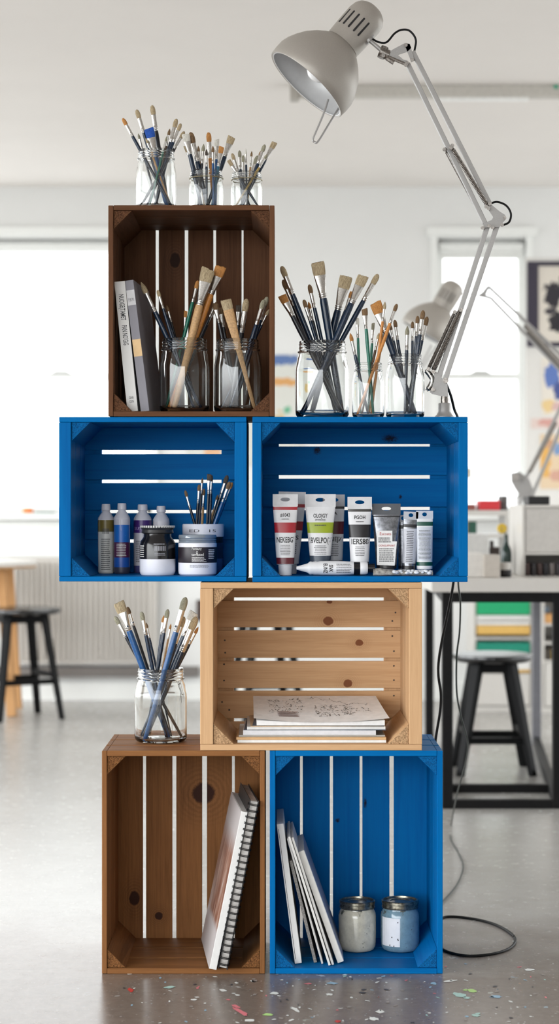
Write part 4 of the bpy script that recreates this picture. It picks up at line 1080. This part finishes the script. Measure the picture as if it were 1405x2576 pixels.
# ------------------------------------------------------------------ paint jars in the blue floor crate
def paint_jar(label, x0, x1, ytop, Yc, colr, paper=False):
    R = W(x1-x0, Yc)/2; h = Z(ytop+9, Yc)-zb2; t = thing('paint_jar', label, 'jar', (X((x0+x1)/2, Yc), Yc, zb2))
    m, tr, bb = nt('paint_in_glass')
    f = noise(tr, mapping(tr, (1,1,1)), 60, 5, .7); f2 = noise(tr, mapping(tr, (1,1,.8), (3,1,2)), 34, 6, .75)
    sx = tr.nodes.new('ShaderNodeSeparateXYZ'); tc = tr.nodes.new('ShaderNodeTexCoord'); tr.links.new(tc.outputs['Object'], sx.inputs[0])
    hi = math_(tr, 'MULTIPLY', sx.outputs[2], 1.0/h)
    top_ = ramp(tr, hi, [(.62, G0), (.82, (.10,)*3+(1,))])
    msk = math_(tr, 'ADD', f2, top_)
    c = mix(tr, ramp(tr, msk, [(.64, G0), (.67, G1)]), ramp(tr, f, [(.3, lin(tuple(int(v*.86) for v in colr))), (.7, lin(colr))]), lin((78,80,72)))
    tr.links.new(c, bb.inputs['Base Color']); bb.inputs['Roughness'].default_value = .18; bb.inputs['Coat Weight'].default_value = .6
    obj('jar_body', MB().lathe([(.0001,0),(.80*R,0),(.92*R,.003),(.985*R,.010),(R,.02),(R,h*.68),(.97*R,h*.75),(.90*R,h*.80),(.86*R,h*.83),(.86*R,h*.87)], 56), m, t, smooth=60)
    M = Matrix.Translation((0,0,0))
    obj('metal_lid', MB().lathe([(.84*R,h*.84),(.94*R,h*.845),(.955*R,h*.86),(.93*R,h*.875),(.93*R,h*.93),(.955*R,h*.94),(.955*R,h*.985),(.92*R,h),(.85*R,h),(.83*R,h*.965),(.72*R,h*.96),(.70*R,h*.975),(.52*R,h*.975),(.5*R,h*.96),(.0001,h*.96)], 56), plain('lid_zinc', (150,146,132), .28, .9, var=.25, scale=150), t, smooth=30)
    if paper:
        pl = wrapf(lambda z: (R, R), .0005); mb = MB(); nn = 8
        for i in range(nn):
            a0, a1 = -.93+i*(.86/nn), -.93+(i+1)*(.86/nn); mb.add([pl(a0*R, h*.13), pl(a1*R, h*.13), pl(a1*R, h*.69), pl(a0*R, h*.69)], [(0,1,2,3)])
        obj('paper_label', mb, plain('jar_label', (224,226,232), .6, var=.02), t)
        o = MB(); 
        for (a_, b_) in ((-.5,.3),(-.2,.27),(-.18,.25),(-.6,.14),(-.4,.13),(-.2,.6)): o.add([pl((a_+dx)*R, h*(b_+dz)) +Vector((0,-.0005,0)) for dx, dz in ((0,0),(.05,.005),(.04,.03),(-.01,.02))], [(0,1,2,3)])
        obj('paint_specks', o, dkgrey, t, smooth=0)
paint_jar('cream paint jar with metal lid on the blue crate floor', 851, 945, 2254, 4.068, (212,208,190))
paint_jar('grey-blue paint jar with a white paper label and metal lid', 957, 1054, 2253, 4.068, (116,148,166), True)

# ------------------------------------------------------------------ furniture behind
def stool(label, cx, Yc, seat_z, R, rot, top_r, foot_r, rung_z, pale=False):
    t = thing('bar_stool', label, 'stool', (cx, Yc, 0), (0, 0, rot))
    obj('seat', MB().lathe([(.0001, seat_z-.030), (R*.9, seat_z-.030), (R*.985, seat_z-.022), (R, seat_z-.010), (R*.985, seat_z-.003), (R*.9, seat_z), (R*.5, seat_z-.002), (.0001, seat_z-.003)], 48), black_seat, t, smooth=50)
    if pale: obj('seat_sheen', MB().lathe([(R*.985, seat_z-.0028), (R*.9, seat_z+.0006), (R*.5, seat_z+.0004), (.0001, seat_z+.0002)], 48), plain('seat_sheen_white', (236,240,242), .3), t, smooth=50)['label'] = 'pale disc for seat sheen'  # pale disc paints the bright reflection onto the black seat
    mb = MB(); pts = []
    for k in range(4):
        a = PI/4+k*PI/2; c_, s_ = math.cos(a), math.sin(a)
        mb_ = MB(); p = Vector((top_r*c_, top_r*s_, seat_z-.028)); q_ = Vector((foot_r*c_, foot_r*s_, 0)); pts.append((p, q_))
        d = (q_-p).normalized(); xx = Vector((-s_, c_, 0)); yy = d.cross(xx); w0, w1 = .021, .015
        vs = [p+xx*i*w0+yy*j*w0*.7 for i, j in ((-1,-1),(1,-1),(1,1),(-1,1))]+[Vector((v.x, v.y, 0)) for v in [q_+xx*i*w1+yy*j*w1*.7 for i, j in ((-1,-1),(1,-1),(1,1),(-1,1))]]
        mb_.add(vs, [(0,3,2,1),(4,5,6,7),(0,1,5,4),(1,2,6,5),(2,3,7,6),(3,0,4,7)]); obj('leg', mb_, black_wood, t, smooth=0, bevel=.004)
    mb.box(-top_r*.85, top_r*.85, -top_r*.85, top_r*.85, seat_z-.068, seat_z-.031)
    obj('apron', mb, black_wood, t, smooth=0, bevel=.003)
    for k in range(4):
        (p, q_), (p2, q2) = pts[k], pts[(k+1) % 4]; zr = rung_z+(.028 if k % 2 else 0)
        f = (p.z-zr)/p.z; m_ = MB().bar(p+(q_-p)*f, p2+(q2-p2)*f, .024, .024); obj('footrest_rung', m_, black_wood, t, smooth=0, bevel=.003)
    return t
stool('black wooden stool with painted-on seat sheen under the white desk, far right', X(1238, 6.95), 6.95, Z(1643, 6.95), W(100, 6.95), .0, .085, .185, .125, True)
stool('black wooden stool at far left beside the pale table', X(48, 8.75), 8.75, Z(1528, 8.75), .195, .5, .125, .215, .175)
stool('black stool behind the pale crate, glimpsed through its slats', X(668, 8.6), 8.6, Z(1532, 8.6), .16, .3, .11, .19, .17)
# white table at far left
tb = thing('work_table', 'pale table with plywood edge and wooden legs at far left', 'table', (X(-60, 9.0), 9.0, 0))
xo = X(-60, 9.0); zt2 = Z(1410, 9.0)
mbt = MB(); M0 = Matrix.Translation((X(-140, 9.0)-xo, 0, 0))
mbt.loft([(zt2-.022, .44, .34), (zt2, .44, .34)], 56, M=M0)
obj('tabletop', mbt, [plain('table_white', (232,228,222), .4)], tb, smooth=30)
mbt = MB().loft([(zt2-.034, .435, .335), (zt2-.0225, .44, .34)], 56, M=M0); obj('plywood_edge', mbt, plain('plywood', (198,158,116), .6), tb, smooth=30)
lw = wood('table_leg_wood', (206,160,112), (180,132,86), 2)
for (ax_, ay, bx_) in ((12, -.16, 44), (12, .16, 30), (-280, -.16, -320), (-280, .16, -300)):
    obj('leg', MB().bar((X(ax_, 9.0)-xo, ay*.8, zt2-.035), (X(bx_, 9.0)-xo, ay*1.2, .0), .045, .035), lw, tb, smooth=0, bevel=.004)

# desk on the right
YD = 6.05
dz_ = Z(1456, YD); dx0 = X(1084, YD); DD = 1.75; dx1 = 1.9
desk = thing('work_desk', 'white desk on a black steel frame at right', 'desk', (dx0, YD, 0))
obj('desktop', MB().box(0, dx1-dx0, 0, DD, Z(1490, YD), dz_), white_lam, desk, smooth=0, bevel=.003)
zu = Z(1490, YD)-.0005; sw = W(27, YD)
def rel(px, Y=YD): return X(px, Y)-dx0
lx0, lx1 = rel(1113), rel(1393)
rlx, rrx = X(1078, 7.78)-dx0-sw/2, X(1346, 7.78)-dx0-sw/2
for xx, yy, mm in ((lx0, .02, black_steel), (lx1, .02, black_steel), (rlx, DD-.06, black_steel), (rrx, DD-.06, plain('hazed_steel', (126,126,132), .4, .5))):  # rear right leg coloured grey to paint in haze over black steel
    o = obj('leg', MB().box(xx, xx+sw, yy, yy+sw, 0, zu), mm, desk, smooth=0, bevel=.002)
    if mm is not black_steel: o['label'] = 'rear leg greyed for haze'
th_ = W(26, YD)
for a0, b0, a1, b1 in ((lx0+sw, .02, lx1, .02), (lx1+sw, .02, dx1-dx0-.05, .02), (rlx+sw, DD-.06, rrx, DD-.06)):
    obj('top_rail', MB().box(a0, a1, b0, b0+sw, zu-th_, zu), black_steel, desk, smooth=0, bevel=.002)
for a0, a1 in ((lx0, rlx), (lx1, rrx)):
    obj('side_rail', MB().bar((a0+sw/2, .02+sw, zu-th_/2), (a1+sw/2, DD-.06, zu-th_/2), sw, th_), black_steel, desk, smooth=0, bevel=.002)
    obj('side_rail', MB().bar((a0+sw/2, .02+sw, .014), (a1+sw/2, DD-.06, .014), sw, .028), black_steel, desk, smooth=0, bevel=.002)
for a0, a1 in ((lx0+sw, lx1), (lx1+sw, dx1-dx0-.05)):
    obj('floor_rail', MB().box(a0, a1, .02, .02+sw, 0, .028), black_steel, desk, smooth=0, bevel=.002)
obj('cross_rail', MB().box(lx0+sw+.03, lx1+.5, .36, .36+sw, .0, .028), black_steel, desk, smooth=0, bevel=.002)

zd = dz_+.0004
def onbox(name, label, cat, px0, px1, py0, Y, dep, m, zbase=zd, extra=None, py1=None):
    a, b_ = X(px0, Y), X(px1, Y); h_ = Z(py0, Y)-zbase
    t = thing(name, label, cat, ((a+b_)/2, Y, zbase)); w_ = (b_-a)/2
    obj('body', MB().box(-w_, w_, 0, dep, 0, h_), m, t, smooth=0, bevel=.003)
    return t, w_, h_
# desktop drawer unit with grey front
t = thing('desktop_shelf_unit', 'white desktop shelf unit with grey upper panel, at right edge', 'shelf', (X(1312, 6.3), 6.3, zd))
Yq = 6.3; w_ = X(1500, Yq)-X(1312, Yq); hz_ = Z(1270, Yq)-zd; pt_ = W(8, Yq)
obj('carcass', MB().box(0, pt_, 0, .35, 0, hz_).box(w_-pt_, w_, 0, .35, 0, hz_).box(pt_, w_-pt_, 0, .35, hz_-pt_, hz_).box(pt_, w_-pt_, 0, .35, Z(1396, Yq)-zd, Z(1390, Yq)-zd).box(pt_, w_-pt_, .34, .35, 0, hz_-pt_), white_lam, t, smooth=0, bevel=.002)
obj('front_panel', MB().box(pt_+.002, w_-pt_-.002, .004, .012, Z(1389, Yq)-zd, hz_-pt_-.001), plain('panel_grey', (196,192,186), .5), t, smooth=0)
gm = ['(58,54,56)']
for k in range(8):
    cc = random.choice([(60,56,58),(96,84,80),(40,38,42),(120,112,108),(80,60,56)]); xx = X(1322, Yq)-X(1312, Yq)+k*.022
    tag(obj('paint_tin', MB().lathe([(.0001,0),(.009,0),(.0095,.002),(.0095,.04),(.009,.042),(.0001,.042)], 20), plain('tin_%d' % cc[0], cc, .4, .3), loc=(X(1312, Yq)+pt_+.014+k*.021, 6.36, zd+.0004)), 'small dark tin in a row on the lower shelf of the desktop unit', 'tin', 'small tins in the desktop unit')
onbox('speaker_box', 'black box on top of the desktop shelf unit', 'box', 1328, 1382, 1248, 6.36, .12, black, zd+hz_+.0004)
onbox('storage_box', 'beige cardboard box on the desk beside the jar', 'box', 1216, 1257, 1396, 6.15, .1, plain('box_beige', (190,182,172), .7))
onbox('storage_box', 'low white box on the desk nearest the crates', 'box', 1140, 1216, 1392, 6.17, .16, plain('box_white', (218,214,208), .6))
t, w_, h_ = onbox('printer', 'pale grey printer standing behind the white box', 'printer', 1130, 1228, 1344, 6.7, .3, plain('printer_grey', (206,205,202), .5))
obj('paper_slot', MB().box(-w_*.8, w_*.8, -.002, 0, h_*.35, h_*.4), dkgrey, t, smooth=0)
# shelf riser at the back of the desk carrying the red box
Yr = 7.3
rz0, rz1 = zd, Z(1284, Yr)-zd
t = thing('shelf_riser', 'white two-tier riser at the back of the desk under the red box', 'shelf', (X(1110, Yr), Yr, zd))
w_ = X(1279, Yr)-X(1110, Yr)
obj('tier', MB().box(0, w_, 0, .25, rz1-.02, rz1), white_lam, t, smooth=0, bevel=.002)
obj('tier', MB().box(0, w_, 0, .25, rz1*.52, rz1*.52+.014), white_lam, t, smooth=0, bevel=.002)
obj('upright', MB().box(0, .012, 0, .25, 0, rz1-.0205).box(w_-.012, w_, 0, .25, 0, rz1-.0205).box(w_*.5-.006, w_*.5+.006, 0, .25, 0, rz1*.52-.001), white_lam, t, smooth=0)
zr_ = zd+rz1+.0006
onbox('storage_box', 'bright red box on the riser in front of the window', 'box', 1205, 1257, 1259, 7.34, .12, plain('box_red', (206,52,58), .5), zr_)
onbox('storage_box', 'dull maroon box left of the red box', 'box', 1150, 1196, 1268, 7.34, .12, plain('box_maroon', (140,80,72), .6), zr_)
onbox('storage_box', 'dark grey box at the right end of the riser', 'box', 1259, 1276, 1247, 7.40, .1, plain('box_dark', (90,88,86), .6), zr_)
onbox('storage_box', 'dark green box between the riser tiers', 'box', 1180, 1198, 1312, 7.33, .1, plain('box_green', (40,86,70), .6), zd+rz1*.52+.0146)
# flower in a green bottle, small jar, camera-like gadget
Yv = 6.5
def lat(name, label, cat, px, Y, prof, m, zb_=zd, extra=None):
    t = thing(name, label, cat, (X(px, Y), Y, zb_)); obj('body', MB().lathe(prof, 32), m, t); return t
t = lat('bottle', 'dark green bottle on the desk, holding a yellow flower', 'bottle', 1272, Yv, [(.0001,0),(.018,0),(.019,.003),(.019,.07),(.017,.085),(.008,.105),(.0065,.13),(.0075,.135),(.0001,.135)], plain('bottle_green', (20,44,38), .15))
t = thing('dried_flower', 'yellow flower head leaning out of the green bottle', 'flower', (X(1272, Yv), Yv, zd+.136))
pf = P(1262, 1330, Yv)-Vector((X(1272, Yv), Yv, zd+.136))
obj('stem', MB().tube([(0,0,0), (pf.x*.5, 0, pf.z*.7), tuple(pf)], .002, 6), plain('stem_green', (70,80,50), .6), t)
mb = MB()
for k in range(10):
    a = 2*PI*k/10; M = Matrix.Translation(pf+Vector((.010*math.cos(a), 0, .010*math.sin(a)))); mb.loft([(-.007,.002,.004),(-.002,.008,.006),(.004,.008,.006),(.008,.002,.003)], 8, M=M)
obj('petals', mb, plain('petal_yellow', (214,180,60), .6), t)
Yv2 = 6.2
t = thing('ink_jar', 'small black jar with white lid near the desk edge', 'jar', (X(1271, Yv2), Yv2, zd))
obj('body', MB().lathe([(.0001,0),(.017,0),(.018,.003),(.018,.022),(.015,.026)], 28), plain('pot_black', (20,19,22), .2), t)
obj('lid', MB().lathe([(.0175,.024),(.018,.027),(.018,.046),(.0165,.048),(.0001,.048)], 28), white_lam, t)
t, w_, h_ = onbox('camera', 'small brown-black camera beside the white box on the desk', 'camera', 1232, 1256, 1376, 6.75, .04, plain('camera_brown', (62,50,44), .5))
obj('viewfinder', MB().box(-w_*.9, -w_*.2, .005, .035, h_, h_+.022), plain('camera_brown', (62,50,44), .5), t, smooth=0, bevel=.002)
obj('lens', MB().lathe([(.012,0),(.012,.012),(.010,.013),(.0001,.011)], 24, Matrix.Translation((0,0,h_*.5)) @ Matrix.Rotation(PI/2, 4, 'X')), black, t)

# the second lamp, on the desk
YS = 6.9
s2 = thing('desk_lamp', 'blurred second architect lamp standing on the white desk by the window', 'lamp')
def Q(px, py, dy=0): return P(px, py, YS+dy)
ca2 = math.cos(math.radians(-3)); sa2 = math.sin(math.radians(-3))
lamp_head(s2, Q(1068, 842), Vector((.52*ca2, sa2, .854*ca2)), .56*YS/F*1.02)
obj('guard_wire', MB().tube(spline([Q(1085,868,-.02), Q(1068,900,-.02), Q(1058,918,-.02), Q(1064,920,-.02), Q(1078,900,-.01), Q(1098,870,0)], 6), .003, 8), alu, s2)
obj('head_stem', MB().tube([Q(1136,732), Q(1152,740), Q(1200,741)], .004, 8), dark_chrome, s2)
obj('head_bracket', MB().poly([Q(1198,744), Q(1212,734), Q(1225,718), Q(1231,722), Q(1222,742), Q(1236,746), Q(1232,752), Q(1214,748)], .012), alu, s2, smooth=20)
for a_, b_ in (((1227,720),(1440,922)), ((1232,748),(1430,955))):
    obj('upper_arm', MB().bar(Q(*a_), Q(*b_), .011, .012), alu, s2, smooth=0, bevel=.001)
obj('spring', spring(Q(1318,818,-.012), Q(1425,930,-.012), .010), dark_chrome, s2)
obj('spring', spring(Q(1325,835,.014), Q(1425,944,.014), .009), dark_chrome, s2)
obj('elbow_bracket', MB().poly([Q(1420,920), Q(1440,915), Q(1456,950), Q(1446,985), Q(1424,980), Q(1428,950)], .014), alu, s2, smooth=20)
for a_, b_ in (((1432,978),(1316,1215)), ((1448,985),(1338,1245))):
    obj('lower_arm', MB().bar(Q(*a_), Q(*b_), .012, .012), alu, s2, smooth=0, bevel=.001)
obj('spring', spring(Q(1398,1062,-.012), Q(1330,1190,-.012), .008), dark_chrome, s2)
obj('base_bracket', MB().poly([Q(1285,1190), Q(1305,1186), Q(1330,1205), Q(1345,1245), Q(1318,1262), Q(1296,1230), Q(1286,1212)], .02), alu, s2, smooth=20)
zs2 = Z(1250, YS)-zd
obj('stand_column', MB().lathe([(.0001,0.002),(.060,.002),(.062,.006),(.05,.014),(.016,.02),(.014,.05),(.013,zs2),(.0001,zs2+.01)], 32, Matrix.Translation((X(1306, YS), YS+.01, zd))), alu, s2)
obj('clamp_knob', MB().tube([Q(1296,1200,-.03), Q(1296,1200,.0)], .014, 14), dark_chrome, s2)

# shelf tower with coloured box files beneath the window
Yw = 9.0
def tower(name, label, px0, px1, py0, py1, Yq, shelves, fill):
    a, b_ = X(px0, Yq), X(px1, Yq); zb_ = max(0, Z(py1, Yq)); h_ = Z(py0, Yq)
    t = thing(name, label, 'cabinet', ((a+b_)/2, Yq, 0)); w_ = (b_-a)/2; e_ = .012
    mb = MB().box(-w_, -w_+e_, 0, .34, 0, h_).box(w_-e_, w_, 0, .34, 0, h_).box(-w_+e_, w_-e_, .33, .34, 0, h_).box(-w_+e_, w_-e_, 0, .33, 0, .03).box(-w_+e_, w_-e_, 0, .33, h_-e_, h_)
    for s_ in shelves: mb.box(-w_+e_, w_-e_, 0, .33, Z(s_, Yq)-.006, Z(s_, Yq)+.006)
    obj('carcass', mb, white_lam, t, smooth=0, bevel=.002)
    return t, w_, (a+b_)/2
t, w_, cx_ = tower('shelf_tower', 'white drawer tower with green and ochre drawers behind the stool', 1190, 1340, 1492, 1795, Yw, (1560, 1606), None)
for (py0, py1, col, nm) in ((1508,1546,(20,160,104),'green drawer front'), (1548,1558,(222,221,217),None), (1564,1572,(224,222,218),None), (1573,1596,(214,172,92),'ochre drawer front'), (1616,1642,(10,132,108),'teal drawer front'), (1646,1684,(224,222,218),None), (1684,1692,(204,164,92),'ochre strip')):
    o = obj('drawer_front', MB().box(-w_+.016, w_-.016, -.012, .002, Z(py1, Yw), Z(py0, Yw)), plain('drawer_%d_%d' % (col[0], col[1]), col, .5), t, smooth=0, bevel=.002)
    if nm: o['label'] = nm
obj('door', MB().box(-w_+.016, w_-.016, -.012, .002, .034, Z(1693, Yw)-.002), white_lam, t, smooth=0, bevel=.002)
t, w_, cx_ = tower('bookcase', 'open white bookcase at right edge beneath the window', 1362, 1470, 1480, 1795, Yw-.05, (1572, 1618, 1664), None)
for (p0, p1, py0, pyb, col, lb, nm) in ((1366,1400,1545,1570,(214,160,98),'orange box on the middle shelf of the bookcase','storage_box'), (1366,1380,1527,1543,(96,110,124),'blue-grey bundle on top of the orange box','storage_box'),
                                   (1364,1386,1632,1662,(70,62,52),'dark basket on the lower bookcase shelf','basket'), (1387,1396,1636,1662,(216,178,50),'yellow bottle beside the dark basket','bottle')):
    Yk = Yw-.03; zbk = Z(pyb, Yk)
    tag(obj(nm, MB().box(-W(p1-p0, Yk)/2, W(p1-p0, Yk)/2, 0, .16, 0, Z(py0, Yk)-zbk), plain('kit_%d_%d' % col[:2], col, .6), loc=(X((p0+p1)/2, Yk), Yk, zbk+.001), bevel=.006), lb, nm.replace('storage_', ''))
obj('plinth_panel', MB().box(-w_+.014, w_-.014, -.01, .0, .034, Z(1668, Yw-.05)), white_lam, t, smooth=0, bevel=.002)
# red cloth under the stool in the background
rc = MB().poly([(0,0,0), (.028,0,0), (.024,0,-.05), (.016,0,-.09), (.008,0,-.06)], .008)
tag(obj('red_cloth', rc, plain('cloth_red', (196,60,76), .8), loc=(X(1182, Yw), Yw-.02, Z(1685, Yw))), 'red cloth hanging at the left side of the drawer tower', 'cloth')

# pictures and boards on the wall at right
Yp2 = 9.2
pb = thing('pin_board', 'tall white display board of artworks right of the narrow window', 'board', (X(1322, Yp2), Yp2, 0))
zl, zh = .0, Z(648, Yp2); ww = X(1560, Yp2)-X(1322, Yp2)
obj('panel', MB().box(0, ww, 0, .03, .35, zh), plain('board_panel', (222,219,214), .8, var=.01), pb, smooth=0)
for xx in (.02, ww-.05): obj('leg', MB().box(xx, xx+.03, 0, .03, 0, .35), plain('pole_grey', (140,140,146), .4), pb, smooth=0)
def abstract(name, bg, blobs):
    """flat abstract picture: blobs (u, v, ru, rv, colour) in object coordinates (metres)"""
    m, t, b = nt(name); tc = t.nodes.new('ShaderNodeTexCoord'); sx = t.nodes.new('ShaderNodeSeparateXYZ'); t.links.new(tc.outputs['Object'], sx.inputs[0])
    c = lin(bg); nn = noise(t, tc.outputs['Object'], 26, 4, .65)
    for (u, v, ru, rv, col) in blobs:
        dx = math_(t, 'DIVIDE', math_(t, 'SUBTRACT', sx.outputs[0], u), ru); dz = math_(t, 'DIVIDE', math_(t, 'SUBTRACT', sx.outputs[2], v), rv)
        d = math_(t, 'SQRT', math_(t, 'ADD', math_(t, 'MULTIPLY', dx, dx), math_(t, 'MULTIPLY', dz, dz)))
        d = math_(t, 'ADD', d, math_(t, 'MULTIPLY', math_(t, 'SUBTRACT', nn, .5), 2.2))
        c = mix(t, ramp(t, d, [(.88, G1), (1.0, G0)]), c, lin(col))
    if isinstance(c, tuple): b.inputs['Base Color'].default_value = c
    else: t.links.new(c, b.inputs['Base Color'])
    b.inputs['Roughness'].default_value = .6; return m
def poster(label, px0, px1, py0, py1, Yq, m, frame=None, fw=.0, name='art_print', right=True):
    a, b_ = X(px0, Yq), X(px1, Yq); z0_, z1_ = Z(py1, Yq), Z(py0, Yq)
    t = thing(name, label, 'artwork', (a, Yq, z0_))
    obj('picture', MB().box(fw, b_-a-fw, .0, .003, fw*.4, z1_-z0_-fw*.4), m, t, smooth=0)
    if frame:
        obj('frame', MB().box(0, fw, -.006, .008, 0, z1_-z0_).box(b_-a-fw, b_-a, -.006, .008, 0, z1_-z0_).box(fw, b_-a-fw, -.006, .008, 0, fw*.4).box(fw, b_-a-fw, -.006, .008, z1_-z0_-fw*.4, z1_-z0_), frame, t, smooth=0)
    return t
pw = W(1, Yp2)
Yp3 = Yp2-.0095
poster('dark-framed print of black brush marks, top of the display board', 1325, 1480, 658, 872, Yp3, abstract('ink_marks', (216,208,196), [(66*pw,130*pw,26*pw,34*pw,(40,36,44)), (80*pw,60*pw,30*pw,26*pw,(34,32,38)), (56*pw,88*pw,12*pw,10*pw,(60,56,62)), (100*pw,160*pw,18*pw,24*pw,(50,46,52))]), plain('frame_aubergine', (52,46,62), .5), 28*pw)
Yp4 = Yp2-.0035
poster('blue and cream figure painting below the black ink print', 1362, 1480, 900, 1045, Yp4, abstract('blue_figure', (226,218,206), [(26*pw,100*pw,20*pw,34*pw,(92,118,180)), (44*pw,62*pw,16*pw,24*pw,(70,84,140)), (16*pw,24*pw,16*pw,18*pw,(226,196,140)), (40*pw,20*pw,14*pw,12*pw,(210,176,172))]))
poster('pale rose study pinned above the ochre painting', 1335, 1480, 1052, 1078, Yp4, abstract('rose_study', (220,200,192), [(40*pw,14*pw,24*pw,10*pw,(208,156,146))]))
poster('ochre and blue abstract painting, lowest on the display board', 1358, 1480, 1092, 1230, Yp4, abstract('ochre_study', (222,198,166), [(14*pw,70*pw,14*pw,44*pw,(222,170,90)), (44*pw,100*pw,10*pw,16*pw,(120,150,190)), (46*pw,34*pw,22*pw,16*pw,(206,160,140)), (26*pw,112*pw,12*pw,14*pw,(196,150,116))]))
# picture in the middle of the wall
pw = W(1, YB)
poster('unframed colour-block print on back wall behind the stack, blue top', 470, 758, 893, 1170, YB-.0095, abstract('colour_blocks', (214,214,206), [(230*pw,264*pw,62*pw,15*pw,(92,118,168)), (230*pw,208*pw,70*pw,10*pw,(214,160,98)), (252*pw,138*pw,9*pw,10*pw,(108,176,140)), (222*pw,98*pw,22*pw,36*pw,(206,180,120)), (66*pw,32*pw,22*pw,22*pw,(222,178,140))]))
# things on the left window sill
zsill = w1[2]+.0004
def sillY(): return YB-.06
Ys = YB-.06
t = tag(obj('clay_lump', MB().loft([(0,.018,.014),(.006,.028,.02),(.022,.028,.02),(.03,.018,.014)], 20), plain('orange_clay', (226,132,76), .6), loc=(X(70, Ys), Ys, zsill)), 'small orange pot on the left window sill', 'pot')
tag(obj('tray', MB().loft([(0,.05,.03),(.006,.056,.034),(.008,.056,.034)], 28), plain('tray_green', (70,108,100), .5), loc=(X(113, Ys), Ys-.0, zsill)), 'flat dark green dish beside the orange pot on the sill', 'dish')
tag(obj('paper_tag', MB().box(-W(8, YB), W(8, YB), 0, .002, -W(14, YB), W(14, YB)), plain('tag_tan', (196,188,172), .7), loc=(X(1182, YB), YB+.084, Z(1189, YB))), 'beige paper tag stuck low on the narrow window pane', 'tag')
# dark jacket corner hanging on wall left of the pale crate
tag(obj('wall_socket_box', MB().box(-W(12, YB), W(12, YB), -.03, 0, -W(26, YB), W(26, YB)), plain('box_umber', (70,54,48), .6), loc=(X(506, YB), YB-.0005, Z(1535, YB)), bevel=.004), 'dark brown box on the wall just left of the pale crate', 'box')

# ------------------------------------------------------------------ larger paint drips on the floor
mb = MB(); rs = random.Random(11)
cols = [(226,228,224), (170,204,196), (176,216,130), (216,120,128), (150,184,206), (60,58,62), (196,60,52), (150,142,136)]
def splat(px, py, rx, rz, ci, rot=0):
    Y = H*F/(py-CY); c = P(px, py, Y); kx = Y/F; ky = Y*Y/(F*H); n = 14; vs = []
    for k in range(n):
        a = 2*PI*k/n; r = 1+rs.uniform(-.28, .28); u = rx*r*math.cos(a); v = rz*r*math.sin(a)
        u, v = u*math.cos(rot)-v*math.sin(rot), u*math.sin(rot)+v*math.cos(rot)
        vs.append((c.x+u*kx, c.y-v*ky, .0006))
    mb.add(vs, [tuple(range(n))], None, ci)
for s_ in ((1155,2503,16,6,1,.1),(1172,2510,10,3,1,0),(1187,2493,11,4,2,0),(1170,2491,6,2,2,0),(606,2546,22,5,3,.5),(592,2532,12,3,3,.3),(828,2502,9,3,0,0),(956,2545,11,4,0,0),(938,2563,12,4,0,.1),(836,2474,14,3,4,0),(428,2484,14,3,1,-.1),(328,2491,8,4,6,.4),(690,2499,10,3,0,0),(1132,2468,18,2,0,-.1),(775,2475,10,2,3,0),(1196,2555,10,3,1,0),(627,2567,14,3,0,0),(742,2540,12,4,0,.4),(1090,2475,8,3,4,0),(560,2492,10,3,0,.2),(1246,2508,14,3,4,0),(912,2498,8,2,5,0),(1330,2440,12,3,0,0),(488,2515,8,2,0,0),(674,2553,12,3,2,0),(850,2570,8,3,6,0)):
    splat(*s_)
for k in range(150):
    splat(rs.uniform(300, 1380), rs.uniform(2455, 2574) if k % 3 else rs.uniform(2360, 2574), rs.uniform(1.5, 7), rs.uniform(.8, 2.2), rs.choice([0,0,0,0,7,7,7,5,5,4,1,3]), rs.uniform(-.3, .3))
for k in range(len(mb.m)): pass
o = obj('paint_drips', mb, [plain('drip_%d' % i, c, .45, var=.05) for i, c in enumerate(cols)], smooth=0)
tag(o, 'dried paint drips and splashes on the concrete in front of the crates', 'paint', kind='stuff')

# ------------------------------------------------------------------ light and camera
SKY = 2.9; GROUND = 1.5
wd = bpy.data.worlds.new('daylight'); bpy.context.scene.world = wd; wd.use_nodes = True
bg = wd.node_tree.nodes['Background']; bg.inputs[0].default_value = (.955, .985, 1.0, 1)
wt = wd.node_tree; wtc = wt.nodes.new('ShaderNodeTexCoord'); wsx = wt.nodes.new('ShaderNodeSeparateXYZ'); wt.links.new(wtc.outputs['Generated'], wsx.inputs[0])
# overcast sky, brighter towards the left; dim ground below the horizon
up = math_(wt, 'ADD', math_(wt, 'MULTIPLY', wsx.outputs[2], 7), .5, True)
sky = math_(wt, 'ADD', SKY, math_(wt, 'MULTIPLY', math_(wt, 'MAXIMUM', math_(wt, 'ADD', math_(wt, 'MULTIPLY', wsx.outputs[0], -.75), math_(wt, 'MULTIPLY', wsx.outputs[1], -.66)), 0), 3.6))
wt.links.new(math_(wt, 'ADD', math_(wt, 'MULTIPLY', up, math_(wt, 'SUBTRACT', sky, GROUND)), GROUND), bg.inputs[1])
cam = bpy.data.cameras.new('camera'); co = bpy.data.objects.new('camera', cam); C.objects.link(co)
co.location = (0, 0, H); co.rotation_euler = (PI/2, 0, 0)
cam.sensor_fit = 'VERTICAL'; cam.sensor_height = 24; cam.lens = F/2576*24
cam.shift_x = 0; cam.clip_end = 100; cam.clip_start = .05
cam.dof.use_dof = True; cam.dof.focus_distance = 3.96; cam.dof.aperture_fstop = 2.2
sc = bpy.context.scene; sc.camera = co
sc.view_settings.view_transform = 'Standard'; sc.view_settings.look = 'None'; sc.view_settings.gamma = 1
sc.view_settings.exposure = .42
sc.cycles.max_bounces = 14; sc.cycles.transmission_bounces = 12; sc.cycles.transparent_max_bounces = 12
